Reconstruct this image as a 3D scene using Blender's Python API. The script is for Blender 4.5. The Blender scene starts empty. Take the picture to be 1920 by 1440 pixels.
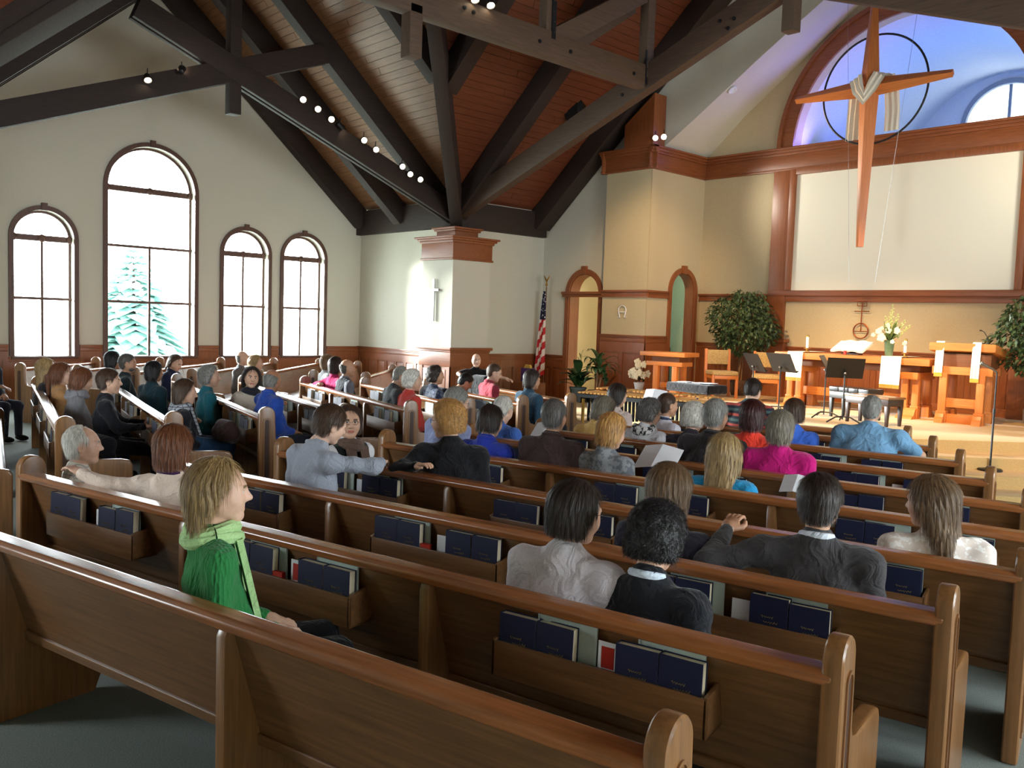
import bpy, bmesh, math, random
import numpy as np
from mathutils import Vector, Matrix
random.seed(7); rng = np.random.default_rng(5)
scene = bpy.context.scene
COL = scene.collection
R = math.radians

# ---------------------------------------------------------------- camera
FPX, YAW, PITCH, ROLL, CAMH = 1634.2, .8202, .0724, -.0337, 1.93
fw = Vector((-math.sin(YAW)*math.cos(PITCH), math.cos(YAW)*math.cos(PITCH), -math.sin(PITCH)))
rt = Vector((math.cos(YAW), math.sin(YAW), 0)); dn = fw.cross(rt)
r2 = math.cos(ROLL)*rt + math.sin(ROLL)*dn; d2 = -math.sin(ROLL)*rt + math.cos(ROLL)*dn
cam = bpy.data.cameras.new('camera'); camo = bpy.data.objects.new('camera', cam); COL.objects.link(camo)
camo.matrix_world = Matrix(((r2.x, -d2.x, -fw.x, 0), (r2.y, -d2.y, -fw.y, 0), (r2.z, -d2.z, -fw.z, CAMH), (0, 0, 0, 1)))
cam.sensor_width = 36; cam.lens = 36*FPX/1920; cam.clip_start = .05; cam.clip_end = 300
scene.camera = camo
vs = scene.view_settings
vs.view_transform = 'Standard'; vs.look = 'None'; vs.gamma = 1; vs.use_curve_mapping = False
vs.exposure = 1.05
try: scene.display_settings.display_device = 'sRGB'
except Exception: pass

# ---------------------------------------------------------------- world and daylight
world = bpy.data.worlds.new('world'); scene.world = world; world.use_nodes = True
wn = world.node_tree.nodes; wl = world.node_tree.links
bg = wn['Background']; bg.inputs[0].default_value = (.86, .95, 1.0, 1); bg.inputs[1].default_value = 9.5

def light(name, kind, loc, power, color, target=None, size=.1, spot=60, blend=.5, sizey=None):
    l = bpy.data.lights.new(name, kind); o = bpy.data.objects.new(name, l); COL.objects.link(o)
    o.location = loc; l.energy = power; l.color = color
    if kind == 'SPOT': l.spot_size = R(spot); l.spot_blend = blend; l.shadow_soft_size = size
    if kind == 'POINT': l.shadow_soft_size = size
    if kind == 'AREA':
        l.size = size
        if sizey: l.shape = 'RECTANGLE'; l.size_y = sizey
    if kind == 'SUN': l.angle = R(size)
    if target is not None:
        o.rotation_euler = (Vector(target)-Vector(loc)).to_track_quat('-Z', 'Y').to_euler()
    return o
# soft hazy sun, low outside the left windows
light('sun', 'SUN', (-60, -15, 14), 15.0, (.94, 1, .97), target=(-60+10, -15+4.535, 14-2.0), size=10)
# portals that guide the daylight through the window openings (right transept's are assumed, for fill)
def portal(loc, sx, sy, toward):
    o = light('window_portal', 'AREA', loc, 1, (1, 1, 1), target=tuple(Vector(loc)+Vector(toward)), size=sx, sizey=sy)
    o.data.cycles.is_portal = True
WIN = [(2.776, 1.025, 3.69), (4.22, 1.025, 3.69), (5.861, 1.726, 5.15), (8.23, 1.025, 3.69), (9.639, 1.025, 3.69)]
SILL = .97
for y0, w, zh in WIN:
    portal((-18.28, y0+w/2, (SILL+zh)/2), w, zh-SILL, (1, 0, 0))
    portal((4.54, y0+w/2, (SILL+zh)/2), w, zh-SILL, (-1, 0, 0))

# warm stage lighting over the chancel; most lamps have no modelled fixture
WARM = (1, .66, .34); WARM2 = (1, .76, .5)
light('chancel_spot', 'SPOT', (-5.2, 9.5, 6.6), 1100, WARM, target=(-6.6, 14.3, 1.2), size=.06, spot=38, blend=.8)
light('chancel_spot', 'SPOT', (-8.8, 9.2, 6.6), 1100, WARM, target=(-8.4, 14.2, 1.1), size=.06, spot=40, blend=.8)
light('chancel_spot', 'SPOT', (-4.4, 9.8, 6.4), 800, WARM, target=(-4.6, 13.2, .7), size=.06, spot=50, blend=.8)
light('cross_spot', 'SPOT', (-10.7, 13.55, 5.6), 190, WARM, target=(-6.9, 14.25, 5.3), size=.05, spot=34, blend=.7)
light('pillar_spot', 'SPOT', (-8.4, 10.4, 6.2), 420, WARM, target=(-11.3, 14.2, 2.6), size=.05, spot=44, blend=.9)
light('flag_spot', 'SPOT', (-12.4, 11.6, 4.9), 110, WARM, target=(-14.2, 13.6, 1.0), size=.05, spot=55, blend=.9)
for sx in (-1, 1): light('screen_fill', 'SPOT', (-6.92+sx*3.9, 14.35, 4.9), 130, (1, .93, .8), target=(-6.92-sx*1.0, 15.75, 3.7), size=.25, spot=95, blend=1)  # added fill lamps without fixtures, even out the screen behind the cross

# ---------------------------------------------------------------- helpers
def lin(r, g, b):
    f = lambda c: (c/255/12.92) if c/255 <= .04045 else ((c/255+.055)/1.055)**2.4
    return (f(r), f(g), f(b), 1)
def tag(o, label=None, cat=None, group=None, kind=None):
    if label: o['label'] = label
    if cat: o['category'] = cat
    if group: o['group'] = group
    if kind: o['kind'] = kind
    return o
def empty(name, loc=(0, 0, 0), rz=0, label=None, cat=None, group=None):
    o = bpy.data.objects.new(name, None); COL.objects.link(o); o.location = loc; o.rotation_euler = (0, 0, rz)
    o.empty_display_size = .05
    return tag(o, label, cat, group)
def link(name, me, mats=None, parent=None, loc=None, rz=0):
    o = bpy.data.objects.new(name, me); COL.objects.link(o)
    if mats is not None and len(me.materials) == 0:
        for m in (mats if isinstance(mats, (list, tuple)) else [mats]): me.materials.append(m)
    if parent: o.parent = parent
    if loc is not None: o.location = loc
    if rz: o.rotation_euler = (0, 0, rz)
    return o
def npmesh(name, V, F, smooth=True, mi=None):
    me = bpy.data.meshes.new(name)
    me.from_pydata([tuple(v) for v in V] if not isinstance(V, np.ndarray) else V.tolist(), [], F if not isinstance(F, np.ndarray) else F.tolist())
    if smooth: me.polygons.foreach_set('use_smooth', [True]*len(me.polygons))
    if mi is not None: me.polygons.foreach_set('material_index', mi)
    me.update(); return me

class MB:
    def __init__(s): s.v = []; s.f = []; s.m = []; s.cur = 0
    def add(s, V, F):
        o = len(s.v); s.v += [tuple(v) for v in V]; s.f += [tuple(i+o for i in f) for f in F]; s.m += [s.cur]*len(F); return s
    def box(s, x0, x1, y0, y1, z0, z1):
        V = [(x, y, z) for z in (z0, z1) for y in (y0, y1) for x in (x0, x1)]
        return s.add(V, [(0, 2, 3, 1), (4, 5, 7, 6), (0, 1, 5, 4), (2, 6, 7, 3), (0, 4, 6, 2), (1, 3, 7, 5)])
    def hexa(s, V):      # 8 points: bottom 4 loop, top 4 loop
        return s.add(V, [(3, 2, 1, 0), (4, 5, 6, 7), (0, 1, 5, 4), (1, 2, 6, 5), (2, 3, 7, 6), (3, 0, 4, 7)])
    def beam(s, a, b, w, d, up=(0, 0, 1)):
        a = Vector(a); b = Vector(b); t = (b-a).normalized(); sd = t.cross(Vector(up)).normalized(); u = sd.cross(t)
        q = [sd*(-w/2)+u*(-d/2), sd*(w/2)+u*(-d/2), sd*(w/2)+u*(d/2), sd*(-w/2)+u*(d/2)]
        return s.hexa([a+k for k in q]+[b+k for k in q])
    def prism(s, poly, f0, f1):   # poly of 2D points, f0/f1 map to 3D front/back
        n = len(poly); V = [f0(p) for p in poly]+[f1(p) for p in poly]
        return s.add(V, [tuple(range(n))[::-1], tuple(range(n, 2*n))]+[(i, (i+1) % n, n+(i+1) % n, n+i) for i in range(n)])
    def tube(s, pts, r, n=8, cap=True):
        pts = [Vector(p) for p in pts]; k = len(pts); rr = r if isinstance(r, (list, tuple)) else [r]*k
        o = len(s.v); prev = None
        for i, p in enumerate(pts):
            t = (pts[min(i+1, k-1)]-pts[max(i-1, 0)]).normalized()
            if prev is None:
                a = Vector((0, 0, 1)) if abs(t.z) < .9 else Vector((1, 0, 0)); u = t.cross(a).normalized()
            else: u = (prev-t*prev.dot(t)).normalized()
            prev = u; w = t.cross(u)
            for j in range(n):
                an = 2*math.pi*j/n; s.v.append(tuple(p+(u*math.cos(an)+w*math.sin(an))*rr[i]))
        for i in range(k-1):
            for j in range(n):
                s.f.append((o+i*n+j, o+i*n+(j+1) % n, o+(i+1)*n+(j+1) % n, o+(i+1)*n+j)); s.m.append(s.cur)
        if cap:
            s.f.append(tuple(o+j for j in range(n))[::-1]); s.m.append(s.cur)
            s.f.append(tuple(o+(k-1)*n+j for j in range(n))); s.m.append(s.cur)
        return s
    def lathe(s, prof, n=16, c=(0, 0, 0), sx=1, sy=1, cap=True):
        o = len(s.v); k = len(prof)
        for r, z in prof:
            for j in range(n):
                a = 2*math.pi*j/n; s.v.append((c[0]+r*math.cos(a)*sx, c[1]+r*math.sin(a)*sy, c[2]+z))
        for i in range(k-1):
            for j in range(n):
                s.f.append((o+i*n+j, o+i*n+(j+1) % n, o+(i+1)*n+(j+1) % n, o+(i+1)*n+j)); s.m.append(s.cur)
        if cap:
            s.f.append(tuple(o+j for j in range(n))[::-1]); s.m.append(s.cur)
            s.f.append(tuple(o+(k-1)*n+j for j in range(n))); s.m.append(s.cur)
        return s
    def ball(s, c, r, n=8, sc=(1, 1, 1)):
        prof = [(max(1e-4, r*math.sin(math.pi*i/n)), -r*math.cos(math.pi*i/n)) for i in range(n+1)]
        o = len(s.v); s.lathe(prof, n+2, (0, 0, 0), cap=False)
        for i in range(o, len(s.v)):
            v = s.v[i]; s.v[i] = (c[0]+v[0]*sc[0], c[1]+v[1]*sc[1], c[2]+v[2]*sc[2])
        return s
    def xf(s, M, o=0):
        for i in range(o, len(s.v)): s.v[i] = tuple(M @ Vector(s.v[i]))
        return s
    def mesh(s, name, smooth=False, ang=35, bevel=0, seg=2):
        me = bpy.data.meshes.new(name); me.from_pydata(s.v, [], s.f)
        me.polygons.foreach_set('material_index', s.m)
        bm = bmesh.new(); bm.from_mesh(me)
        if bevel:
            ed = [e for e in bm.edges if len(e.link_faces) == 2 and e.calc_face_angle(0) > R(28)]
            bmesh.ops.bevel(bm, geom=ed, offset=bevel, segments=seg, affect='EDGES', clamp_overlap=True, profile=.6)
        bmesh.ops.recalc_face_normals(bm, faces=bm.faces)
        bm.to_mesh(me); bm.free()
        if smooth or bevel:
            me.polygons.foreach_set('use_smooth', [True]*len(me.polygons))
            me.set_sharp_from_angle(angle=R(ang))
        me.update(); return me
    def build(s, name, mats, parent=None, loc=None, rz=0, **k):
        return link(name, s.mesh(name, **k), mats, parent, loc, rz)

# ---------------------------------------------------------------- materials
def _mat(name):
    m = bpy.data.materials.new(name); m.use_nodes = True
    return m, m.node_tree.nodes, m.node_tree.links, m.node_tree.nodes['Principled BSDF']
def _coord(n, l, scale, coord='Object'):
    tc = n.new('ShaderNodeTexCoord'); mp = n.new('ShaderNodeMapping'); mp.inputs['Scale'].default_value = scale
    l.new(tc.outputs[coord], mp.inputs[0]); return mp.outputs[0]
def _noise(n, l, vec, scale, detail=3, rough=.55):
    t = n.new('ShaderNodeTexNoise'); t.inputs['Scale'].default_value = scale; t.inputs['Detail'].default_value = detail
    t.inputs['Roughness'].default_value = rough; l.new(vec, t.inputs['Vector']); return t.outputs['Fac']
def _ramp(n, l, fac, stops):
    r = n.new('ShaderNodeValToRGB'); l.new(fac, r.inputs[0]); e = r.color_ramp.elements
    while len(e) < len(stops): e.new(.5)
    for el, (p, c) in zip(e, stops): el.position = p; el.color = c
    return r.outputs[0]
def _bump(n, l, b, h, strength, dist=.01):
    bp = n.new('ShaderNodeBump'); bp.inputs['Strength'].default_value = strength; bp.inputs['Distance'].default_value = dist
    l.new(h, bp.inputs['Height']); l.new(bp.outputs[0], b.inputs['Normal'])
def dark(c, k): return (c[0]*k, c[1]*k, c[2]*k, 1)
def wood(name, c, rough=.35, axis='x', var=.55, coat=0, sc=1.0):
    m, n, l, b = _mat(name)
    s = {'x': (1.2*sc, 22*sc, 22*sc), 'y': (22*sc, 1.2*sc, 22*sc), 'z': (22*sc, 22*sc, 1.2*sc)}[axis]
    v = _coord(n, l, s); f = _noise(n, l, v, 2.2, 4, .62)
    l.new(_ramp(n, l, f, [(.28, dark(c, var)), (.72, dark(c, 1.25))]), b.inputs['Base Color'])
    b.inputs['Roughness'].default_value = rough
    if coat: b.inputs['Coat Weight'].default_value = coat; b.inputs['Coat Roughness'].default_value = .22
    _bump(n, l, b, f, .08, .004); return m
def paint(name, c, rough=.85, var=.94, scale=30, bump=.03, spec=.3):
    m, n, l, b = _mat(name); v = _coord(n, l, (1, 1, 1)); f = _noise(n, l, v, scale, 4)
    l.new(_ramp(n, l, f, [(.3, dark(c, var)), (.7, dark(c, 2-var))]), b.inputs['Base Color'])
    b.inputs['Roughness'].default_value = rough; b.inputs['Specular IOR Level'].default_value = spec
    if bump: _bump(n, l, b, f, bump, .01)
    return m
def cloth(name, c, rough=.9, scale=220, var=.8, bump=.25, fold=9):
    m, n, l, b = _mat(name); v = _coord(n, l, (1, 1, 1)); f = _noise(n, l, v, scale, 2); g = _noise(n, l, v, fold, 3); g.node.inputs['Distortion'].default_value = 1.0
    l.new(_ramp(n, l, f, [(.3, dark(c, var)), (.7, dark(c, 2-var))]), b.inputs['Base Color'])
    b.inputs['Roughness'].default_value = rough; b.inputs['Specular IOR Level'].default_value = .2
    b.inputs['Sheen Weight'].default_value = .15
    _bump(n, l, b, g, bump, .03); return m
def metal(name, c, rough=.3, met=1.0):
    m, n, l, b = _mat(name); v = _coord(n, l, (1, 1, 1)); f = _noise(n, l, v, 40, 3)
    l.new(_ramp(n, l, f, [(.3, dark(c, .85)), (.7, dark(c, 1.1))]), b.inputs['Base Color'])
    b.inputs['Metallic'].default_value = met; b.inputs['Roughness'].default_value = rough; return m
def emit(name, c, s):
    m, n, l, b = _mat(name); b.inputs['Base Color'].default_value = c
    b.inputs['Emission Color'].default_value = c; b.inputs['Emission Strength'].default_value = s; return m
def glass(name, c=(1, 1, 1, 1)):
    m, n, l, b = _mat(name)
    t = n.new('ShaderNodeBsdfTransparent'); t.inputs[0].default_value = c; g = n.new('ShaderNodeBsdfGlossy'); g.inputs['Roughness'].default_value = .03
    mx = n.new('ShaderNodeMixShader'); fr = n.new('ShaderNodeFresnel'); fr.inputs[0].default_value = 1.3
    l.new(fr.outputs[0], mx.inputs[0]); l.new(t.outputs[0], mx.inputs[1]); l.new(g.outputs[0], mx.inputs[2])
    l.new(mx.outputs[0], n['Material Output'].inputs[0]); return m
M = {}
M['wall'] = paint('cream_wall_paint', lin(208, 205, 190), scale=60)
M['wall_w'] = paint('warm_wall_paint', lin(196, 180, 146), scale=60)
M['wall_green'] = paint('green_wall_paint', lin(128, 142, 124))
M['vault'] = paint('vault_paint', lin(215, 215, 215))
M['carpet'] = cloth('teal_carpet', lin(104, 114, 108), scale=160, var=.7, bump=.1, fold=60)
M['stage_carpet'] = cloth('tan_carpet', lin(196, 162, 108), scale=160, var=.8, bump=.1, fold=60)
M['pew'] = wood('pew_oak', lin(118, 82, 50), .32, 'x', .62, coat=.35)
M['pew_z'] = wood('pew_oak_upright', lin(132, 92, 54), .3, 'z', .66, coat=.35)
M['pew_dark'] = wood('pew_oak_dark', lin(58, 30, 14), .5, 'z', .8)
M['rail'] = wood('pew_rail_oak', lin(146, 90, 50), .22, 'x', .7, coat=.6)
M['seat'] = wood('pew_seat_oak', lin(146, 102, 62), .3, 'x', .7, coat=.4)
M['beam'] = wood('dark_timber', lin(46, 33, 28), .75, 'y', .6)
M['beam_x'] = wood('dark_timber_x', lin(50, 36, 30), .75, 'x', .6)
M['mid'] = wood('brown_timber', lin(84, 64, 48), .7, 'y', .7)  # same timber as the dark beams, lit look put into the colour
M['mid_x'] = wood('lit_timber_x', lin(80, 60, 46), .7, 'x', .7)
M['plank'] = wood('cedar_plank', lin(130, 90, 58), .5, 'x', .62)  # same cedar as the nave boards, colour lightened for the light there
M['plank_y'] = wood('cedar_plank_y', lin(108, 56, 34), .5, 'y', .62)
M['trim'] = wood('oak_trim', lin(140, 80, 44), .38, 'x', .7)
M['trim_y'] = wood('oak_trim_y', lin(140, 80, 44), .38, 'y', .7)
M['trim_z'] = wood('oak_trim_z', lin(140, 80, 44), .38, 'z', .7)
M['panel'] = wood('oak_panel', lin(136, 78, 42), .4, 'z', .75)
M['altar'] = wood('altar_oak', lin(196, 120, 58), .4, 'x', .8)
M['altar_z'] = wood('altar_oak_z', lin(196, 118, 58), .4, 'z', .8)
M['casing'] = wood('window_casing', lin(92, 62, 50), .5, 'z', .75)
M['screen'] = paint('screen_fabric', lin(240, 236, 218), .9, .98, 200, 0)
M['navy'] = cloth('navy_bookcloth', lin(22, 28, 58), .55, 400, .85, .1, 300)
M['pages'] = paint('page_edges', lin(232, 220, 190), .8, .9, 300, .05)
M['pad'] = paint('pale_green_pad', lin(168, 182, 176), .7, .95, 40, .02)
M['card'] = paint('white_card', lin(226, 228, 232), .7, .97, 60, 0)
M['red'] = paint('red_cover', lin(176, 44, 30), .5, .9, 60, .02)
M['gold'] = paint('dull_gold_print', lin(126, 108, 62), .5, .9, 80, 0)
M['black'] = paint('black_metal', lin(22, 22, 24), .45, .9, 80, .02, .5)
M['dark'] = paint('dark_void', lin(16, 12, 10), .8, .9, 60, 0)
M['steel'] = metal('steel', lin(170, 170, 170), .35)
M['brass'] = metal('brass', lin(196, 150, 70), .3)
M['glass'] = glass('window_glass')
M['glass_dim'] = glass('daylight_dimming_glass', (.2, .22, .25, 1))  # dense tint added only to cut daylight entering the apse
M['lamp'] = emit('lamp_face', (1, .82, .55, 1), 14)
M['cross'] = wood('cross_oak', lin(190, 112, 58), .4, 'x', .85)
M['cross_z'] = wood('cross_oak_z', lin(190, 112, 58), .4, 'z', .85)
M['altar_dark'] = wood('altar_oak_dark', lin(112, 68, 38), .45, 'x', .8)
M['runner'] = cloth('white_runner', lin(240, 232, 208), .8, 200, .95, .15, 16)
M['goldfringe'] = cloth('gold_fringe', lin(206, 164, 70), .6, 200, .8, .1)
M['pages_w'] = paint('white_pages', lin(244, 240, 226), .8, .97, 90, 0)
M['vase'] = paint('green_glass', lin(96, 120, 92), .15, .9, 20, 0, .6)
M['leaf'] = paint('leaf_green', lin(44, 76, 40), .45, .7, 12, .05, .5)
M['leaf_light'] = paint('leaf_light', lin(110, 132, 70), .5, .8, 12, .05)
M['ficus'] = paint('ficus_leaf', lin(62, 82, 48), .45, .55, 7, .05, .5)
M['bloom'] = paint('cream_petal', lin(240, 232, 208), .7, .92, 40, .05)
M['bloom_green'] = paint('green_bloom', lin(196, 208, 140), .7, .9, 40, .05)
M['uphol'] = cloth('patterned_upholstery', lin(178, 152, 104), .9, 70, .6, .1)
M['leather'] = paint('black_leather', lin(26, 26, 28), .3, .9, 60, .1, .6)
M['bench'] = wood('bench_top', lin(120, 84, 52), .3, 'x', .8)
M['bench_leg'] = wood('bench_dark', lin(48, 30, 24), .35, 'z', .8)
M['potgrey'] = paint('grey_pot', lin(92, 104, 104), .6)
M['potbrown'] = paint('brown_basket', lin(78, 56, 40), .8, .6, 50, .3)
M['trunk'] = paint('trunk_bark', lin(128, 98, 70), .9, .7, 40, .2)
def flagmat():
    m, n, l, b = _mat('flag_print'); tc = n.new('ShaderNodeTexCoord'); sx = n.new('ShaderNodeSeparateXYZ'); l.new(tc.outputs['Object'], sx.inputs[0])
    def mth(op, a, v=None, w=None):
        q = n.new('ShaderNodeMath'); q.operation = op
        if isinstance(a, float): q.inputs[0].default_value = a
        else: l.new(a, q.inputs[0])
        if v is not None:
            if isinstance(v, float): q.inputs[1].default_value = v
            else: l.new(v, q.inputs[1])
        return q.outputs[0]
    st = mth('FRACT', mth('ADD', mth('MULTIPLY', sx.outputs[2], 3.1), mth('MULTIPLY', sx.outputs[0], -5.2)))
    r = n.new('ShaderNodeValToRGB'); r.color_ramp.interpolation = 'CONSTANT'; l.new(st, r.inputs[0]); r.color_ramp.elements[0].color = lin(190, 34, 40); r.color_ramp.elements[1].position = .5; r.color_ramp.elements[1].color = lin(232, 216, 204)
    vo = n.new('ShaderNodeTexVoronoi'); vo.inputs['Scale'].default_value = 16; l.new(tc.outputs['Object'], vo.inputs['Vector'])
    r2_ = n.new('ShaderNodeValToRGB'); r2_.color_ramp.interpolation = 'CONSTANT'; l.new(vo.outputs['Distance'], r2_.inputs[0]); r2_.color_ramp.elements[0].color = lin(214, 214, 220); r2_.color_ramp.elements[1].position = .26; r2_.color_ramp.elements[1].color = lin(22, 26, 56)
    mx = n.new('ShaderNodeMix'); mx.data_type = 'RGBA'; l.new(mth('GREATER_THAN', sx.outputs[2], 1.98), mx.inputs['Factor']); l.new(r.outputs[0], mx.inputs['A']); l.new(r2_.outputs[0], mx.inputs['B'])
    l.new(mx.outputs['Result'], b.inputs['Base Color']); b.inputs['Roughness'].default_value = .8; return m
M['flag'] = flagmat()
# ================================================================ the building
XC = -6.92; EAVE = 3.83; SL = .88
YR = 6.72; XR = -6.87                       # ridge of the transept / of the nave
RO = .56                                    # boards lie on top of the rafters
def zA(Y): return EAVE + (4.95-abs(Y-YR))*SL + RO
def zB(X): return EAVE + (7.5-abs(X-XR))*SL + RO
EV = EAVE+RO
def struct(o): o['kind'] = 'structure'; return o
def sheet(name, outer, holes, f, back=None, mats=None, parent=None, kind=True):
    bm = bmesh.new(); edges = []
    for lp in [outer]+holes:
        vs_ = [bm.verts.new(f(p)) for p in lp]
        edges += [bm.edges.new((vs_[i], vs_[(i+1) % len(vs_)])) for i in range(len(vs_))]
    bmesh.ops.triangle_fill(bm, use_beauty=True, use_dissolve=False, edges=edges)
    if back is not None:
        for lp in holes:
            a = [bm.verts.new(f(p)) for p in lp]; b = [bm.verts.new(Vector(f(p))+Vector(back)) for p in lp]
            for i in range(len(lp)):
                j = (i+1) % len(lp); bm.faces.new((a[i], a[j], b[j], b[i]))
    me = bpy.data.meshes.new(name); bm.to_mesh(me); bm.free()
    o = link(name, me, mats, parent)
    return struct(o) if kind else o
def arch(x0, x1, z0, zs, n=20):
    c = (x0+x1)/2; r = (x1-x0)/2
    return [(x0, z0), (x1, z0)]+[(c+r*math.cos(math.pi*i/n), zs+r*math.sin(math.pi*i/n)) for i in range(n+1)]
def archband(mb, x0, x1, z0, zs, w, f, thick, n=24):      # casing strip round an arched opening
    def loop(o):
        c = (x0+x1)/2; r = (x1-x0)/2+o
        return [(x1+o, z0)]+[(c+r*math.cos(math.pi*i/n), zs+r*math.sin(math.pi*i/n)) for i in range(n+1)]+[(x0-o, z0)]
    a, b = loop(0), loop(w); k = len(a); T = Vector(thick)
    V = [Vector(f(p)) for p in a]+[Vector(f(p)) for p in b]; V += [v+T for v in V]
    F = []
    for i in range(k-1):
        F += [(i, i+1, k+i+1, k+i), (2*k+i, 3*k+i, 3*k+i+1, 2*k+i+1), (i, 2*k+i, 2*k+i+1, i+1), (k+i, k+i+1, 3*k+i+1, 3*k+i)]
    F += [(0, k, 3*k, 2*k), (k-1, 3*k-1, 4*k-1, 2*k-1)]
    return mb.add(V, F)

# floor
fl = MB(); fl.box(-18.1, 4.4, -3.1, 14.4, -.1, 0)
struct(fl.build('floor', M['carpet']))
# raised chancel floor: four carpeted steps
for k in (3, 2, 1, 0):
    z1 = .6-.15*k; s = .4*k; xl = 11.1-6.92+.75*k
    poly = [(-xl, 16.0-15.79+ (15.8 if k == 0 else 14.26)), (-xl, 13.34-.12*k), (-2.25-.18*k, 11.2-s), (2.25+.18*k, 11.2-s), (xl, 13.34-.12*k), (xl, 15.8 if k == 0 else 14.26)]
    poly[0] = (-xl, poly[5][1])
    mb = MB(); mb.prism(poly, lambda p: (XC+p[0], p[1], 0), lambda p: (XC+p[0], p[1], z1))
    nm = 'floor_chancel' if k == 0 else 'trim_step_%d' % k
    struct(mb.build(nm, M['stage_carpet'], bevel=.012))

# ---- walls
gA = [(1.77, 0), (11.67, 0), (11.67, EV), (6.72, zA(6.72)), (1.77, EV)]
holes = [arch(y, y+w, SILL, zh-w/2) for y, w, zh in WIN]
wall_left = sheet('wall_left', gA, holes, lambda p: (-18, p[0], p[1]), (-.28, 0, 0), M['wall'])
sheet('wall_right', gA, holes, lambda p: (4.26, p[0], p[1]), (.28, 0, 0), M['wall'])  # unseen side; its windows are assumed to let in fill light
def wallq(name, pts, m='wall'):
    return struct(MB().add(pts, [tuple(range(len(pts)))]).build(name, M[m]))
wall_side = wallq('wall_left_side', [(-18, 11.67, 0), (-14.3, 11.67, 0), (-14.3, 11.67, 4.6), (-18, 11.67, 4.6)])
wall_ret = wallq('wall_left_return', [(-14.37, 11.6, 0), (-14.37, 14.27, 0), (-14.37, 14.27, 4.6), (-14.37, 11.6, 4.6)])
wallq('wall_left_rear', [(-18, 1.77, 0), (-14.37, 1.77, 0), (-14.37, 1.77, 4.6), (-18, 1.77, 4.6)])
wallq('wall_rear_left', [(-14.37, 1.77, 0), (-14.37, -3, 0), (-14.37, -3, 4.6), (-14.37, 1.77, 4.6)])
sheet('wall_rear', [(-14.37, 0), (.63, 0), (.63, EV), (XR, zB(XR)), (-14.37, EV)], [[(x, .6), (x+1.9, .6), (x+1.9, 3.2), (x, 3.2)] for x in (-8.5,)], lambda p: (p[0], -3, p[1]), (0, -.28, 0), M['wall'])  # unseen rear window, added as fill light from behind the camera
for x in (-8.5,): portal((x+.95, -3.26, 1.9), 1.9, 2.6, (0, 1, 0))
wallq('wall_rear_right', [(.63, -3, 0), (.63, 1.77, 0), (.63, 1.77, 4.6), (.63, -3, 4.6)])
wallq('wall_right_rear', [(.63, 1.77, 0), (4.26, 1.77, 0), (4.26, 1.77, 4.6), (.63, 1.77, 4.6)])
wallq('wall_right_side', [(.63, 11.67, 0), (4.26, 11.67, 0), (4.26, 11.67, 4.6), (.63, 11.67, 4.6)])
wallq('wall_right_return', [(.63, 11.67, 0), (.63, 14.27, 0), (.63, 14.27, 4.6), (.63, 11.67, 4.6)])
FC = [(4.18, 5.49), (3.26, 6.07), (2.15, 6.8), (1.37, 7.29), (0, 8.12)]       # chancel ceiling, front edge (offset from XC, z)
BC = [(4.18, 5.49), (3.24, 6.3), (2.11, 7.1), (1.08, 7.87), (0, 8.6)]         # and rear edge
def curve(c): return [(XC-a, z) for a, z in c]+[(XC+a, z) for a, z in c[::-1][1:]]
outer = [(-14.37, 0), (-11.1, 0)]+curve(FC)+[(-2.74, 0), (.63, 0), (.63, EV), (XR, zB(XR)), (-14.37, EV)]
D1 = (-13.5, -12.62, 0.02, 2.57)
wall_front = sheet('wall_front', outer, [arch(*D1)], lambda p: (p[0], 14.27, p[1]), (0, .3, 0), M['wall'])
D2 = (14.77, 15.56, .62, 2.66)
wall_ch = sheet('wall_chancel_left', [(13.99, 0), (15.79, 0), (15.79, 5.5), (13.99, 5.5)], [arch(*D2)], lambda p: (-11.1, p[0], p[1]), (-.22, 0, 0), M['wall_w'])
wallq('wall_chancel_right', [(-2.74, 13.99, 0), (-2.74, 15.79, 0), (-2.74, 15.79, 5.5), (-2.74, 13.99, 5.5)], 'wall_w')
AR = 2.13; AZ = 5.49
aw = [(-11.1, 0), (-2.74, 0)]+curve(BC)[::-1]
hole = [(XC+AR*math.cos(math.pi*i/40), AZ+.01+AR*math.sin(math.pi*i/40)) for i in range(41)]
wall_altar = sheet('wall_altar', aw, [hole], lambda p: (p[0], 15.79, p[1]), (0, .25, 0), M['wall_w'])
# pillar faces beside the chancel
for sx, nm in ((-1, 'wall_pillar_left'), (1, 'wall_pillar_right')):
    mb = MB(); a, b = sorted((XC+sx*4.18, XC+sx*5.38)); mb.box(a+.012, b-.012, 13.99, 14.29, 0, 5.5)
    p = struct(mb.build(nm, M['wall_w']))
    if sx < 0: wall_pil = p
# chancel ceiling
cf, cb = curve(FC), curve(BC); n = len(cf)
V = [(x, 14.27, z) for x, z in cf]+[(x, 15.8, z) for x, z in cb]
struct(MB().add(V, [(i, i+1, n+i+1, n+i) for i in range(n-1)]).build('ceiling_chancel', M['wall'], smooth=True))
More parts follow.
